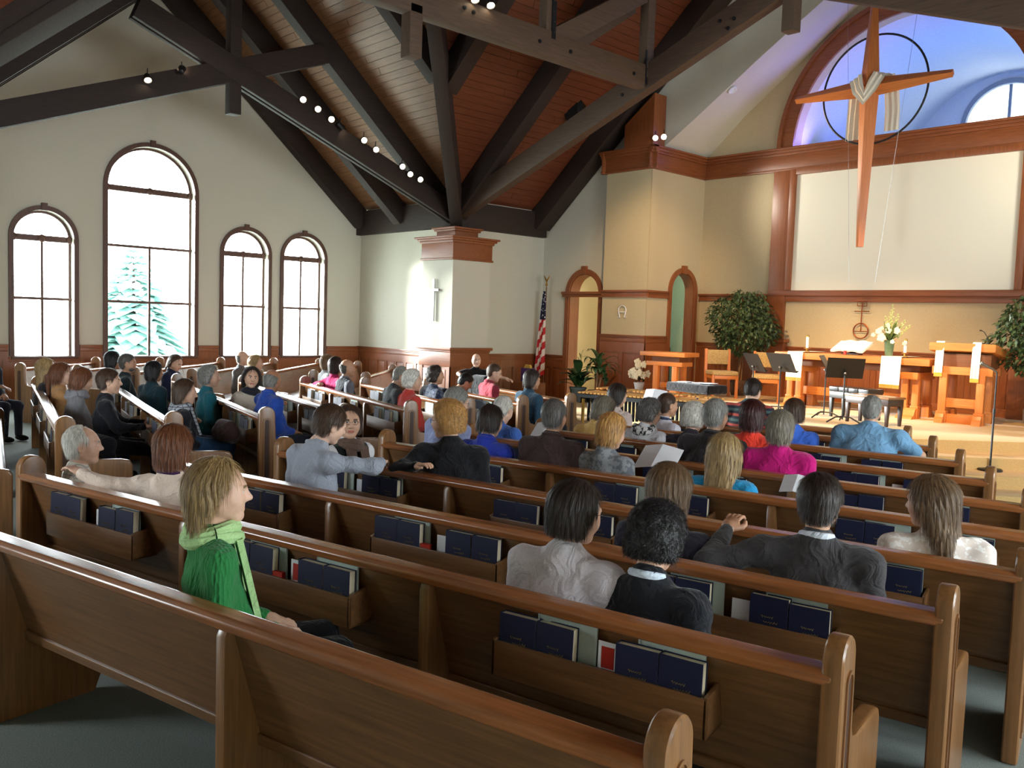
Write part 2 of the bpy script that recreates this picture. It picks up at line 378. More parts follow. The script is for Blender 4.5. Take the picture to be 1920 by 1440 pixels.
# apse behind the great arch
ap = MB(); N = 32; r = AR+.04; pf = [(XC-r, 4.4)]+[(XC-r*math.cos(math.pi*i/N), AZ+r*math.sin(math.pi*i/N)) for i in range(N+1)]+[(XC+r, 4.4)]
k = len(pf); ap.add([(x, 16.0, z) for x, z in pf]+[(x, 20.9, z) for x, z in pf], [(i, i+1, k+i+1, k+i) for i in range(k-1)])
ap.add([(XC-r, 15.9, 5.15), (XC+r, 15.9, 5.15), (XC+r, 20.9, 5.15), (XC-r, 20.9, 5.15)], [(0, 1, 2, 3)])
ap.add([(x, 16.0, z) for x, z in pf]+[(x, 16.02, z) for x, z in [(XC-3, 4.4)]*1+[(XC-3*math.cos(math.pi*i/N), AZ+3*math.sin(math.pi*i/N)) for i in range(N+1)]+[(XC+3, 4.4)]], [(i, i+1, k+i+1, k+i) for i in range(k-1)])
struct(ap.build('ceiling_apse', M['vault'], smooth=True))
WB = (XC-.86, XC+.86, 5.7, 6.55)
sheet('wall_apse', [(XC-r, 4.4), (XC+r, 4.4)]+[(XC+r*math.cos(math.pi*i/N), AZ+r*math.sin(math.pi*i/N)) for i in range(N+1)], [arch(*WB)], lambda p: (p[0], 20.9, p[1]), (0, .2, 0), M['vault'])
mb = MB(); archband(mb, *WB, .1, lambda p: (p[0], 20.88, p[1]), (0, -.05, 0)); mb.box(XC-.03, XC+.03, 20.95, 21.0, 5.7, 7.41); mb.box(XC-.86, XC+.86, 20.95, 21.0, 6.52, 6.58)
wa = struct(mb.build('window_6', paint('grey_window_frame', lin(150, 152, 156))))
mb = MB(); mb.add([(x, 20.98, z) for x, z in arch(*WB)], [tuple(range(len(arch(*WB))))]); mb.build('pane', M['glass_dim'], wa)
portal((XC, 21.15, 6.55), 1.7, 1.8, (0, -1, 0))
light('apse_cove_and_fill', 'AREA', (XC-.6, 16.5, 5.3), 20, (.09, .13, 1), target=(XC+.4, 18.5, 8), size=2.4, sizey=.3)
light('apse_cove_and_fill', 'AREA', (XC+.9, 17.6, 5.3), 15, (.1, .45, 1), target=(XC+.6, 18.6, 8), size=1.6, sizey=.6)
light('apse_cove_and_fill', 'AREA', (XC-1.5, 16.1, 5.62), 9, (.24, .18, 1), target=(XC-2.2, 14.6, 7.0), size=1.0, sizey=.2)  # extra violet fill for the chancel soffit, not a cove lamp
# corridors behind the two arched doorways
def room(name, x0, x1, y0, y1, z0, z1, open_, m):
    V = [(x, y, z) for z in (z0, z1) for y in (y0, y1) for x in (x0, x1)]
    F = {'-z': (0, 2, 3, 1), '+z': (4, 5, 7, 6), '-y': (0, 1, 5, 4), '+y': (2, 6, 7, 3), '-x': (0, 4, 6, 2), '+x': (1, 3, 7, 5)}
    struct(MB().add(V, [v for k_, v in F.items() if k_ != open_]).build(name, M[m]))
room('wall_corridor_front', -14.3, -12.45, 14.575, 16.4, 0, 3.4, '-y', 'wall_w')
room('wall_corridor_side', -12.4, -11.325, 14.6, 16.2, .6, 3.6, '+x', 'wall_green') if 'wall_green' in M else None
light('corridor_lamp', 'POINT', (-14.0, 14.8, 2.2), 3, (1, .8, .5), size=.05)
light('corridor_lamp', 'POINT', (-12.1, 14.8, 3.2), 2, (.9, 1, .9), size=.1)
MB().box(-12.38, -12.1, 14.62, 16.18, .6, 1.45).build('corridor_cabinet', M['dark'])['kind'] = 'structure'

# ---- roof slopes as single boards where the photograph shows them
def plank_slope(name, boards, norm, mat):
    root = struct(bpy.data.objects.new(name, None)); COL.objects.link(root)
    nv = Vector(norm)
    for q in boards:
        j = random.uniform(0, .006)
        V = [Vector(p)+nv*j for p in q]+[Vector(p)+nv*(j+.03) for p in q]
        o = MB().hexa(V).build('plank', mat, root)
    return root
bw = .145*math.cos(math.atan(SL)); brd = []
Y = 11.67
while Y > 6.72:
    a, b = Y, max(Y-bw+.005, 6.72)
    if Y < 11.67: brd.append([(-18, a, zA(a)), (-14.37+(11.67-a), a, zA(a)), (-14.37+(11.67-b), b, zA(b)), (-18, b, zA(b))])
    Y -= bw
def split(brd, ax):      # butt joints: break long runs into single boards
    out = []
    for q in brd:
        q = [Vector(p) for p in q]; L = min((q[1]-q[0]).length, (q[2]-q[3]).length)
        if L < 2.2: out.append(q); continue
        c = random.uniform(.3, .7); d = .004/L
        m0, m1 = q[0].lerp(q[1], c-d), q[3].lerp(q[2], c-d); n0, n1 = q[0].lerp(q[1], c+d), q[3].lerp(q[2], c+d)
        out += [[q[0], m0, m1, q[3]], [n0, q[1], q[2], n1]]
    return out
nA = Vector((0, SL, 1)).normalized(); nB = Vector((-SL, 0, 1)).normalized()
plank_slope('ceiling_transept', split(brd, 0), nA, M['plank'])
brd = []; X = -14.37
while X < -6.9:
    a, b = X, min(X+bw-.005, -6.87)
    ya = 11.67-(a+14.37) if a < -9.42 else 1.0
    yb = 11.67-(b+14.37) if b < -9.42 else 1.0
    if X > -14.36: brd.append([(a, ya, zB(a)), (a, 14.27, zB(a)), (b, 14.27, zB(b)), (b, yb, zB(b))])
    X += bw
plank_slope('ceiling_nave', split(brd, 0), nB, M['plank_y'])
# the rest of the roof
def poly3(name, pts, m): return struct(sheet(name, pts, [], lambda p: p, None, M[m]))
up = lambda P: [Vector(p)+Vector((0, 0, .045)) for p in P]
poly3('ceiling_transept_deck', up([(-18.3, 11.9, zA(11.9)), (-14.37, 11.67, zA(11.67)), (-9.42, 6.72, zA(6.72)), (-18.3, 6.72, zA(6.72))]), 'plank')
poly3('ceiling_transept_south', [(-18.3, 1.6, zA(1.6)), (-14.2, 1.6, zA(1.6)), (-9.1, 6.72, zA(6.72)), (-18.3, 6.72, zA(6.72))], 'plank')
poly3('ceiling_nave_deck', up([(-14.37, -3, EV), (-14.37, 1.77, EV), (-9.42, 6.72, zB(-9.42)), (-14.37, 11.67, EV), (-14.37, 14.3, EV), (XR, 14.3, zB(XR)), (XR, -3, zB(XR))]), 'plank_y')
mX = lambda P: [(2*XR-p[0], p[1], p[2]) for p in P]
poly3('ceiling_nave_east', mX([(-14.37, -3, EV), (-14.37, 1.77, EV), (-9.42, 6.72, zB(-9.42)), (-14.37, 11.67, EV), (-14.37, 14.3, EV), (XR, 14.3, zB(XR)), (XR, -3, zB(XR))]), 'plank_y')
poly3('ceiling_right_north', mX([(-18.3, 11.67, EV), (-14.37, 11.67, EV), (-9.42, 6.72, zA(6.72)), (-18.3, 6.72, zA(6.72))]), 'plank')
poly3('ceiling_right_south', mX([(-18.3, 1.77, EV), (-14.37, 1.77, EV), (-9.42, 6.72, zA(6.72)), (-18.3, 6.72, zA(6.72))]), 'plank')

# ---- rafters, each a thing of its own
def rafter(label, a, b, w=.24, d=.42, up=(0, 0, 1), m='beam', group='roof rafters'):
    o = MB().beam(a, b, w, d, up).build('rafter', M[m], bevel=.012); return tag(o, label, 'rafter', group)
off = .215*math.sqrt(1+SL*SL)
for X, lb in ((-17.84, 'dark rafter following the gable edge of the window wall'), (-16.26, 'dark rafter between the window wall and the scissor truss'), (-14.56, 'dark rafter directly above the left scissor truss'), (-12.16, 'dark rafter running from the valley beam up over the aisle')):
    ytop = 6.72; ybot = 11.62 if X < -14.37 else 11.62-(X+14.37)
    rafter(lb, (X, ybot, zA(ybot)-off), (X, ytop, zA(ytop)-off), w=.26)
    if X < -12.5: rafter(lb+', rear half', (X, 1.82, EV-off), (X, ytop, zA(ytop)-off), w=.26)
for Y, lb in ((9.6, 'dark jack rafter rising from the valley above the ceiling boards'), (11.62, 'dark rafter rising from the square column over the nave'), (14.02, 'dark rafter along the altar gable wall')):
    xb = -14.32 if Y > 11.5 else -14.32+(11.67-Y)
    rafter(lb, (xb, Y, zB(xb)-off), (XR, Y, zB(XR)-off), w=.44 if Y > 13 else .3, m='beam_x')
tag(MB().beam((-14.42, 11.72, 4.0), (-9.42, 6.72, zA(6.72)-.3), .24, .5).build('valley_beam', M['beam_x'], bevel=.012), 'slender dark valley beam rising from the square column top', 'beam')
tag(MB().beam((-14.5, 1.64, EV), (-9.3, 6.84, zA(6.72)-.02), .4, .6).build('valley_beam', M['beam_x'], bevel=.012), 'dark valley beam added to close the top left corner of the roof', 'beam')  # mirrored beam, added to cover a daylight leak along the valley
for a, b, lb in (((-18, 11.6, 4.12), (-14.3, 11.6, 4.12), 'dark eave beam on the wall beside the last window'), ((-14.3, 11.7, 4.12), (-14.3, 14.2, 4.12), 'dark eave beam above the flag')):
    tag(MB().beam(a, b, .14, .56).build('eave_beam', M['beam_x'], bevel=.01), lb, 'beam')
# ---- trusses
def truss(name, label, parts, mm=('beam', 'beam_x')):
    t = empty(name, parts[0][1], 0, label, 'roof truss'); o0 = Vector(parts[0][1])
    for nm, a, b, w, d in parts:
        MB().beam(Vector(a)-o0, Vector(b)-o0, w, d, (0, 0, 1) if abs(Vector(b).z-Vector(a).z) < .9*(Vector(b)-Vector(a)).length else (0, 1, 0)).build(nm, M[mm[0] if abs(a[0]-b[0]) < .5 else mm[1]], t, bevel=.012)
    return t, o0
zb = lambda Y: 3.95+.39*(11.44-Y)+.2
P = []
for dx in (-.075, .075):
    P.append(('chord', (-14.38+dx, 11.6, zb(11.6)), (-14.38+dx, 5.1, zb(5.1)), .09, .38))
for dx in (-.075, .075):
    P.append(('chord', (-14.38+dx, 1.84, zb(11.6)), (-14.38+dx, 8.45, zb(4.99)), .07, .36))
P.append(('king_post', (-14.38, 6.72, 8.0), (-14.38, 6.72, 5.26), .2, .2))
truss('scissor_truss', 'dark scissor truss with spotlights in front of the window gable', P)
zt = lambda X: 4.02+.375*(X+14.23)+.2
P = [('chord', (-14.3, 11.67, zt(-14.3)), (-4.9, 11.67, zt(-4.9)), .2, .4), ('chord', (.56, 11.67, zt(-14.3)), (-8.9, 11.67, zt(-4.9)+.02), .18, .38),
     ('king_post', (-6.85, 11.67, 10.2), (-6.85, 11.67, 6.23), .2, .2), ('post', (-9.46, 11.62, 6.0), (-9.46, 11.62, 7.7), .18, .18)]
t1, o1 = truss('scissor_truss', 'brown scissor truss crossing in front of the chancel gable', P, ('mid', 'mid_x'))
P = [('chord', (-9.46, 11.5, 6.02), (-9.46, 1.9, 6.02), .2, .38), ('pendant_post', (-9.46, 6.84, 5.95), (-9.46, 6.84, 5.28), .2, .2), ('post', (-9.46, 9.28, 6.0), (-9.46, 9.28, 7.9), .17, .17),
     ('brace', (-9.46, 9.4, 6.12), (-9.46, 11.45, 7.35), .15, .3), ('brace', (-9.7, 9.9, 6.1), (-9.7, 11.5, 7.2), .1, .2)]
t3, o3 = truss('tie_truss', 'brown horizontal tie truss over the centre aisle with bolted posts', P, ('mid', 'mid_x'))
for y, z in ((7.62, 6.1), (7.78, 6.08), (9.05, 6.0), (9.7, 6.0), (11.2, 6.0)):
    mb = MB(); mb.lathe([(.03, 0), (.03, .02), (.012, .02), (.012, .03)], 10); mb.xf(Matrix.Translation(Vector((-9.36, y, z))-o3) @ Matrix.Rotation(R(90), 4, 'Y')); mb.build('bolt', M['black'], t3)
for x, z in ((-9.9, 5.82), (-8.0, 6.62), (-7.75, 6.6), (-7.85, 6.48)):
    mb = MB(); mb.lathe([(.03, 0), (.03, .02), (.012, .02), (.012, .03)], 10); mb.xf(Matrix.Translation(Vector((x, 11.57, z))-o1) @ Matrix.Rotation(R(90), 4, 'X')); mb.build('bolt', M['black'], t1)
# green steel plates on the posts
for P_, nm in (((-9.37, 9.33, 6.35), t3), ((-9.39, 11.55, 6.15), t1)):
    o_ = o3 if nm is t3 else o1
    mb = MB(); q = Vector(P_)-o_; mb.box(q.x, q.x+.02, q.y-.04, q.y+.04, q.z-.25, q.z+.3)
    for dz in (-.15, 0, .15): mb.ball((q.x+.02, q.y, q.z+dz), .02, 5)
    mb.build('steel_plate', M['black'], nm)

# ---- wainscot
def wainscot(wall, p0, p1, nrm, z0, z1, npan, cap=.07, m='panel', rail=.16):
    p0 = Vector((p0[0], p0[1], 0)); p1 = Vector((p1[0], p1[1], 0)); n_ = Vector((nrm[0], nrm[1], 0)); L = (p1-p0).length; t = (p1-p0)/L
    def bx(mb, s0, s1, d0, d1, a, b):
        q = [p0+t*s0+n_*d0, p0+t*s1+n_*d0, p0+t*s1+n_*d1, p0+t*s0+n_*d1]
        mb.hexa([v+Vector((0, 0, a)) for v in q]+[v+Vector((0, 0, b)) for v in q])
    mt = M['trim'] if abs(t.x) > .5 else M['trim_y']
    mb = MB(); bx(mb, 0, L, 0, .012, z0, z1-.02); mb.build('wainscot_backing', M['panel'], wall)
    mb = MB(); bx(mb, 0, L, 0, .055, z1-.03, z1); bx(mb, 0, L, 0, .04, z1-.06, z1-.03); bx(mb, 0, L, 0, .026, z1-.06-cap, z1-.06); mb.build('wainscot_cap', mt, wall, bevel=.006)
    mb = MB(); bx(mb, 0, L, 0, .03, z0, z0+.14); mb.build('wainscot_base', mt, wall, bevel=.005)
    st = .09; w = (L-st*(npan+1))/npan; zt_ = z1-.06-cap-rail
    mb = MB(); bx(mb, 0, L, 0, .026, zt_, z1-.06-cap-.004)
    for i in range(npan+1): bx(mb, i*(w+st), i*(w+st)+st, 0, .026, z0+.14, zt_)
    mb.build('wainscot_frame', M['trim_z'], wall)
    for i in range(npan):
        s = st+i*(w+st); mb = MB(); bx(mb, s+.02, s+w-.02, .01, .02, z0+.17, zt_-.03); mb.build('wainscot_panel', M['panel'], wall, bevel=.006)
# window wall in the runs between the windows and under them
ys = [1.77]+[v for y, w, _ in WIN for v in (y-.1, y+w+.1)]+[11.67]
for i in range(0, len(ys), 2): wainscot(wall_left, (-18, ys[i]), (-18, ys[i+1]), (1, 0), 0, 1.19, max(1, round((ys[i+1]-ys[i])/.5)))
for y, w, _ in WIN: wainscot(wall_left, (-18, y-.1), (-18, y+w+.1), (1, 0), 0, SILL-.01, max(1, round(w/.5)), .03)
wainscot(wall_side, (-18, 11.67), (-14.88, 11.67), (0, -1), 0, 1.2, 8)
wainscot(wall_ret, (-14.37, 12.2), (-14.37, 14.27), (1, 0), 0, 1.19, 5)
wainscot(wall_front, (-14.37, 14.27), (-13.6, 14.27), (0, -1), 0, 1.19, 2)
wainscot(wall_pil, (-12.3, 13.99), (-11.1, 13.99), (0, -1), 0, 1.72, 2, .09, rail=.22)
wainscot(wall_ch, (-11.1, 13.99), (-11.1, 14.66), (1, 0), .6, 1.72, 1, .09, rail=.22)
wainscot(wall_altar, (-11.1, 15.79), (-9.42, 15.79), (0, -1), .6, 1.61, 3)
wainscot(wall_altar, (-9.42, 15.79), (-4.4, 15.79), (0, -1), .6, 1.61, 9)
wainscot(wall_altar, (-4.4, 15.79), (-2.74, 15.79), (0, -1), .6, 1.61, 3)

# ---- mouldings
def mould(name, p0, p1, nrm, bands, m):
    p0 = Vector((p0[0], p0[1], 0)); p1 = Vector((p1[0], p1[1], 0)); n_ = Vector((nrm[0], nrm[1], 0)); mb = MB()
    for z0, z1, d in bands:
        q = [p0, p1, p1+n_*d, p0+n_*d]; e = (p1-p0).normalized()*d
        mb.hexa([v+Vector((0, 0, z0)) for v in q]+[v+Vector((0, 0, z1)) for v in q])
    return struct(mb.build(name, M[m], bevel=.006))
CORN = [(5.05, 5.1, .06), (5.1, 5.36, .045), (5.36, 5.41, .075), (5.41, 5.46, .105), (5.46, 5.5, .14)]
mould('trim_1', (-11.1, 15.79), (-2.74, 15.79), (0, -1), CORN, 'trim')
mould('trim_2', (-11.1, 13.85), (-11.1, 15.79), (1, 0), CORN, 'trim_y')
mould('trim_3', (-12.42, 13.99), (-10.96, 13.99), (0, -1), CORN, 'trim')
mould('trim_4', (-12.3, 13.86), (-12.3, 14.27), (-1, 0), CORN, 'trim_y')
RAIL = [(2.49, 2.54, .035), (2.54, 2.6, .025), (2.6, 2.64, .06)]
mould('trim_5', (-11.1, 15.79), (-9.42, 15.79), (0, -1), RAIL, 'trim')
mould('trim_6', (-4.42, 15.79), (-2.74, 15.79), (0, -1), RAIL, 'trim')
mould('trim_7', (-11.1, 13.95), (-11.1, 14.67), (1, 0), RAIL, 'trim_y')
mould('trim_8', (-12.3, 13.99), (-11.05, 13.99), (0, -1), RAIL, 'trim')
mould('trim_9', (-13.66, 14.27), (-12.3, 14.27), (0, -1), [(2.5, 2.56, .09), (2.56, 2.62, .12)], 'trim')
mould('trim_10', (-9.42, 15.79), (-4.42, 15.79), (0, -1), [(2.49, 2.6, .05), (2.6, 2.71, .08)], 'trim')
# arched door casings
mb = MB(); archband(mb, *D1, .11, lambda p: (p[0], 14.27, p[1]), (0, -.04, 0)); mb.box(-13.13, -12.99, 14.2, 14.27, 3.0, 3.18)
d1 = struct(mb.build('door_1', M['trim_z'], smooth=True))
mb = MB(); archband(mb, D1[0]+.02, D1[1]-.02, D1[2], D1[3], .03, lambda p: (p[0], 14.26, p[1]), (0, .3, 0)); mb.build('jamb', M['trim_z'], d1, smooth=True)
mb = MB(); archband(mb, *D2, .1, lambda p: (-11.1, p[0], p[1]), (.04, 0, 0)); mb.box(-11.1, -11.03, 15.1, 15.23, 3.03, 3.2)
d2_ = struct(mb.build('door_2', M['trim_z'], smooth=True))
mb = MB(); archband(mb, D2[0]+.015, D2[1]-.015, D2[2], D2[3], .025, lambda p: (-11.09, p[0], p[1]), (-.22, 0, 0)); mb.build('jamb', M['trim_z'], d2_, smooth=True)
# great arch casing and the screen frame
mb = MB(); archband(mb, XC-AR, XC+AR, AZ, AZ, .33, lambda p: (p[0], 15.79, p[1]), (0, -.06, 0), 40); archband(mb, XC-AR-.25, XC+AR+.25, AZ, AZ, .08, lambda p: (p[0], 15.73, p[1]), (0, -.04, 0), 40)
struct(mb.build('trim_11', M['trim'], smooth=True))
mb = MB()
for sx in (-1, 1):
    x = XC+sx*2.31
    mb.box(x-.19, x+.19, 15.72, 15.79, 1.6, 5.06); a, b = sorted((XC+sx*2.12, XC+sx*2.0)); mb.box(a, b, 15.68, 15.79, 2.71, 5.06)
    mb.box(x-.27, x+.27, 15.62, 15.79, .6, 1.68); mb.box(x-.31, x+.31, 15.57, 15.79, 1.68, 1.75)
mb.box(XC-2.0, XC+2.0, 15.68, 15.79, 4.95, 5.06)
struct(mb.build('trim_12', M['trim_z'], bevel=.008))
tag(MB().box(XC-2.0, XC+2.0, 15.74, 15.76, 2.71, 4.95).build('projection_screen', M['screen']), 'large blank cream projection screen set in the altar wall', 'screen')

# ---- square column in the corner of the transept
cm = M['trim']; colm = empty('square_column', (-14.38, 11.7, 0), 0, 'square cream column with wooden capital and panelled base', 'column')
def cbox(mb, h, z0, z1): mb.box(-h, h, -h, h, z0, z1)
mb = MB(); cbox(mb, .5, 1.3, 3.2); mb.build('shaft', M['wall'], colm)
mb = MB(); cbox(mb, .515, 0, 1.26); mb.build('base_backing', M['panel'], colm)
mb = MB(); cbox(mb, .545, 1.24, 1.28); cbox(mb, .58, 1.28, 1.34); cbox(mb, .53, .94, 1.24); mb.build('base_cap', M['trim'], colm, bevel=.008)
mb = MB(); cbox(mb, .535, 0, .14)
for a in (-.53, -.075, .4): 
    for nn in (0, 1):
        o = len(mb.v); mb.box(a, a+.13, -.53, -.51, .14, .94); 
        if nn: mb.xf(Matrix.Rotation(R(90), 4, 'Z'), o)
mb.build('base_frame', M['trim_z'], colm)
for nn in (0, 1):
    for a in (-.38, .08):
        mb = MB(); mb.box(a, a+.29, -.525, -.51, .18, .88)
        if nn: mb.xf(Matrix.Rotation(R(90), 4, 'Z'))
        mb.build('base_panel', M['panel'], colm, bevel=.005)
mb = MB(); cbox(mb, .53, 3.13, 3.48); cbox(mb, .55, 3.13, 3.17); cbox(mb, .56, 3.48, 3.53); cbox(mb, .6, 3.53, 3.57); cbox(mb, .645, 3.57, 3.61); mb.build('capital', M['trim'], colm, bevel=.008)
mb = MB(); cbox(mb, .31, 3.6, 3.74); cbox(mb, .35, 3.74, 3.78); cbox(mb, .39, 3.78, 3.82); mb.build('neck', M['trim'], colm, bevel=.008)

# ---- windows of the left gable
for i, (y, w, zh) in enumerate(WIN):
    zs = zh-w/2; big = w > 1.3; f = lambda p: (-18, p[0], p[1])
    mb = MB(); archband(mb, y, y+w, SILL, zs, .085, f, (.04, 0, 0)); mb.box(-18, -17.94, y+w/2-.05, y+w/2+.05, zh-.01, zh+.13)
    wo = struct(mb.build('window_%d' % (i+1), M['casing'], smooth=True))
    mb = MB(); mb.box(-18.24, -17.93, y-.06, y+w+.06, SILL-.05, SILL); mb.build('window_sill', M['casing'], wo, bevel=.008)
    mb = MB(); archband(mb, y+.045, y+w-.045, SILL, zs, .045, lambda p: (-18.16, p[0], p[1]), (-.05, 0, 0))
    mb.build('window_frame', M['casing'], wo, smooth=True)
    bars = [zs]+([3.16] if big else [])+[2.05]
    for j, z in enumerate(bars):
        h = .055 if j == 0 else .025
        mb = MB(); mb.box(-18.2, -18.13, y, y+w, z-h, z+h)
        for yy in (y+.03, y+w/2, y+w-.03): mb.ball((-18.13, yy, z), h*1.35, 6, (.5, 1, 1))
        mb.build('transom', M['casing'], wo, smooth=True)
    top = 3.16 if big else zs
    mb = MB(); mb.box(-18.19, -18.14, y+w/2-.022, y+w/2+.022, SILL, top); mb.build('mullion', M['casing'], wo)
    rows = ([(3.16, zs)] if big else [])
    def pane(pts): MB().add([(-18.18, a, b) for a, b in pts], [tuple(range(len(pts)))]).build('pane', M['glass'], wo)
    pane(arch(y, y+w, zs, zs))
    for a, b in rows: pane([(y, a), (y+w, a), (y+w, b), (y, b)])
    for a, b in ((SILL, 2.05), (2.05, top)):
        for c, d in ((y, y+w/2), (y+w/2, y+w)): pane([(c, a), (d, a), (d, b), (c, b)])

# ---- outside
struct(MB().add([(-140, -90, -.6), (-18.4, -90, -.6), (-18.4, 110, -.6), (-140, 110, -.6)], [(0, 1, 2, 3)]).build('ground_outside', paint('pale_lawn', lin(216, 226, 214), .95, .9, 2)))
def spruce(loc, h, rad, label):
    t = empty('spruce_tree', loc, 0, label, 'tree')
    MB().tube([(0, 0, 0), (0, 0, h*.95)], [.16, .02], 8).build('trunk', M['casing'], t)
    mb = MB(); nl = 22
    for i in range(nl):
        z = .35+(h-.5)*i/nl; L = rad*(1-i/nl)**.85+.12; nb = 11
        for j in range(nb):
            a = 2*math.pi*(j+random.random()*.7)/nb+i; l_ = L*random.uniform(.75, 1.1); d = Vector((math.cos(a), math.sin(a), 0)); s = Vector((-d.y, d.x, 0))
            b = Vector((0, 0, z)); tip = b+d*l_+Vector((0, 0, -.28*l_+.1*random.random())); mid = b+d*l_*.55+Vector((0, 0, -.05*l_))
            w = .24*l_+.06
            mb.add([b, mid+s*w, tip, mid-s*w, mid+Vector((0, 0, .09)), mid-Vector((0, 0, .1))], [(0, 1, 4), (1, 2, 4), (2, 3, 4), (3, 0, 4), (0, 5, 1), (1, 5, 2), (2, 5, 3), (3, 5, 0)])
    fo = mb.build('foliage', paint('spruce_needles', lin(104, 146, 138), .8, .6, 9, .1), t); fo['kind'] = 'stuff'  # needle colour paled to carry the washed-out daylight
spruce((-31, 10.95, -.6), 4.9, 2.4, 'spruce tree washed pale by daylight outside the tallest window')
# ================================================================ pews
def pew_end():
    # profile (n forward, z up): tall round-topped post and lower arm panel, with a carved slot
    n = 14; r = .082; c = .035
    po = [(c-r, 0), (c-r, .90)]+[(c-r*math.cos(math.pi*i/n), .90+r*math.sin(math.pi*i/n)) for i in range(1, n)]+[(c+r, .90), (c+r+.01, .66)]
    po += [(c+r+.03, .615), (c+r+.1, .595), (.48, .585), (.55, .57), (.575, .53), (.575, 0)]
    mb = MB(); mb.prism(po, lambda p: (-.034, p[0], p[1]), lambda p: (.034, p[0], p[1]))
    return mb.mesh('pew_end', bevel=.016, seg=3)
def pew_slot(side):
    x = .0335*side; d = .007*side; mb = MB(); c = .035
    archband(mb, c-.03, c+.03, .12, .83, .012, lambda p: (x, p[0], p[1]), (d, 0, 0), 10)
    return mb.mesh('carved_border', smooth=True)
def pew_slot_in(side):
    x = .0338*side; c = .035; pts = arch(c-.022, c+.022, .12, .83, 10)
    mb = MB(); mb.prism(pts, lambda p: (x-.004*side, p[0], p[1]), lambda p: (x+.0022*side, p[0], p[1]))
    return mb.mesh('slot_shade')
END = pew_end(); END.materials.append(M['pew_z'])
SLOT = {s: pew_slot(s) for s in (-1, 1)}; SLIN = {s: pew_slot_in(s) for s in (-1, 1)}
for s in (-1, 1): SLOT[s].materials.append(M['pew_z']); SLIN[s].materials.append(M['pew_dark'])  # dark inlay paints the shade inside the carved recess
def sup_mesh():
    po = [(-.03, 0), (-.03, .80), (-.012, .84), (.02, .845), (.16, .40), (.50, .40), (.50, .1), (.46, 0)]
    mb = MB(); mb.prism(po, lambda p: (-.024, p[0], p[1]), lambda p: (.024, p[0], p[1])); me = mb.mesh('support', bevel=.006); me.materials.append(M['pew_z']); return me
SUP = sup_mesh()
def rack_mesh():
    L = .44; mb = MB()
    mb.box(-L, L, -.072, -.058, .555, .695); mb.box(-L, L, -.06, .075, .555, .568)
    for s in (-1, 1):
        a, b = sorted((s*L, s*(L-.016))); mb.prism([(-.072, .555), (-.072, .70), (.042, .72), (.085, .555)], lambda p: (a, p[0], p[1]), lambda p: (b, p[0], p[1]))
    me = mb.mesh('book_rack', bevel=.004); me.materials.append(M['pew']); return me
RACK = rack_mesh()
def cup_mesh():
    mb = MB(); mb.box(-.085, .085, -.055, -.012, .655, .676)
    mb.cur = 1
    for i in range(4): mb.lathe([(.0135, .6755), (.0135, .6775)], 12, (-.063+.042*i, -.034, 0))  # flat dark discs stand in for the shade in the cup holes
    me = mb.mesh('cup_holder'); me.materials.append(M['pew']); me.materials.append(M['dark']); return me
CUP = cup_mesh()
_pc = {}
def bar(L, prof, name, m):
    k = (name, round(L, 3))
    if k not in _pc:
        mb = MB(); mb.prism(prof, lambda p: (0, p[0], p[1]), lambda p: (L, p[0], p[1])); me = mb.mesh(name, bevel=.008 if name == 'top_rail' else .004, seg=3 if name == 'top_rail' else 1)
        me.materials.append(M[m]); _pc[k] = me
    return _pc[k]
RAILP = [(-.045, .835), (-.05, .862), (-.035, .88), (.03, .885), (.052, .872), (.05, .845), (.03, .83), (-.03, .825)]
BACKP = [(.0, .84), (.026, .84), (.156, .40), (.13, .40)]
BROWP = [(.115, .405), (.165, .405), (.165, .36), (.12, .36)]
SEATP = [(.13, .425), (.13, .45), (.50, .455), (.54, .445), (.545, .425), (.50, .415)]
APRP = [(.47, .3), (.47, .42), (.495, .42), (.495, .3)]
PEWS = {}
def pew(key, ang, n, t0, t1, bays, label, group, racks=True, ends=(-1, 1)):
    a = R(ang); T = Vector((math.cos(a), math.sin(a), 0)); Nn = Vector((-math.sin(a), math.cos(a), 0))
    L = t1-t0; o = empty('church_pew', T*t0+Nn*n, a, label, 'pew', group)
    link('top_rail', bar(L, RAILP, 'top_rail', 'rail'), None, o)
    link('seat', bar(L, SEATP, 'seat', 'seat'), None, o)
    link('bottom_rail', bar(L, BROWP, 'bottom_rail', 'pew'), None, o)
    link('seat_apron', bar(L, APRP, 'seat_apron', 'pew'), None, o)
    b = L/bays
    for i in range(bays):
        link('back_panel', bar(b-.01, BACKP, 'back_panel', 'pew'), None, o, (i*b+.005, 0, 0))
        if i: link('support', SUP, None, o, (i*b, 0, 0))
        if racks:
            r = link('book_rack', RACK, None, o, ((i+.5)*b, 0, 0)); link('cup_holder', CUP, None, r)
    for s in (-1, 1):
        e = link('end_panel', END, None, o, (0 if s < 0 else L, 0, 0))
        link('carved_border', SLOT[s], None, e); link('slot_shade', SLIN[s], None, e)
    PEWS[key] = (o, T, Nn, t0, n, b, bays)
    return o
ORD = ['nearest', 'second', 'third', 'fourth', 'fifth', 'sixth', 'seventh', 'eighth', 'ninth', 'front']
MN = [1.92, 2.78, 3.63, 4.5, 5.43, 6.33, 7.23, 8.12, 9.0, 9.77]
MR = [-1.23]*5+[-1.74, -2.23, -2.73, -3.26, -3.78]
sA_, cA_ = math.sin(R(12.8)), math.cos(R(12.8))
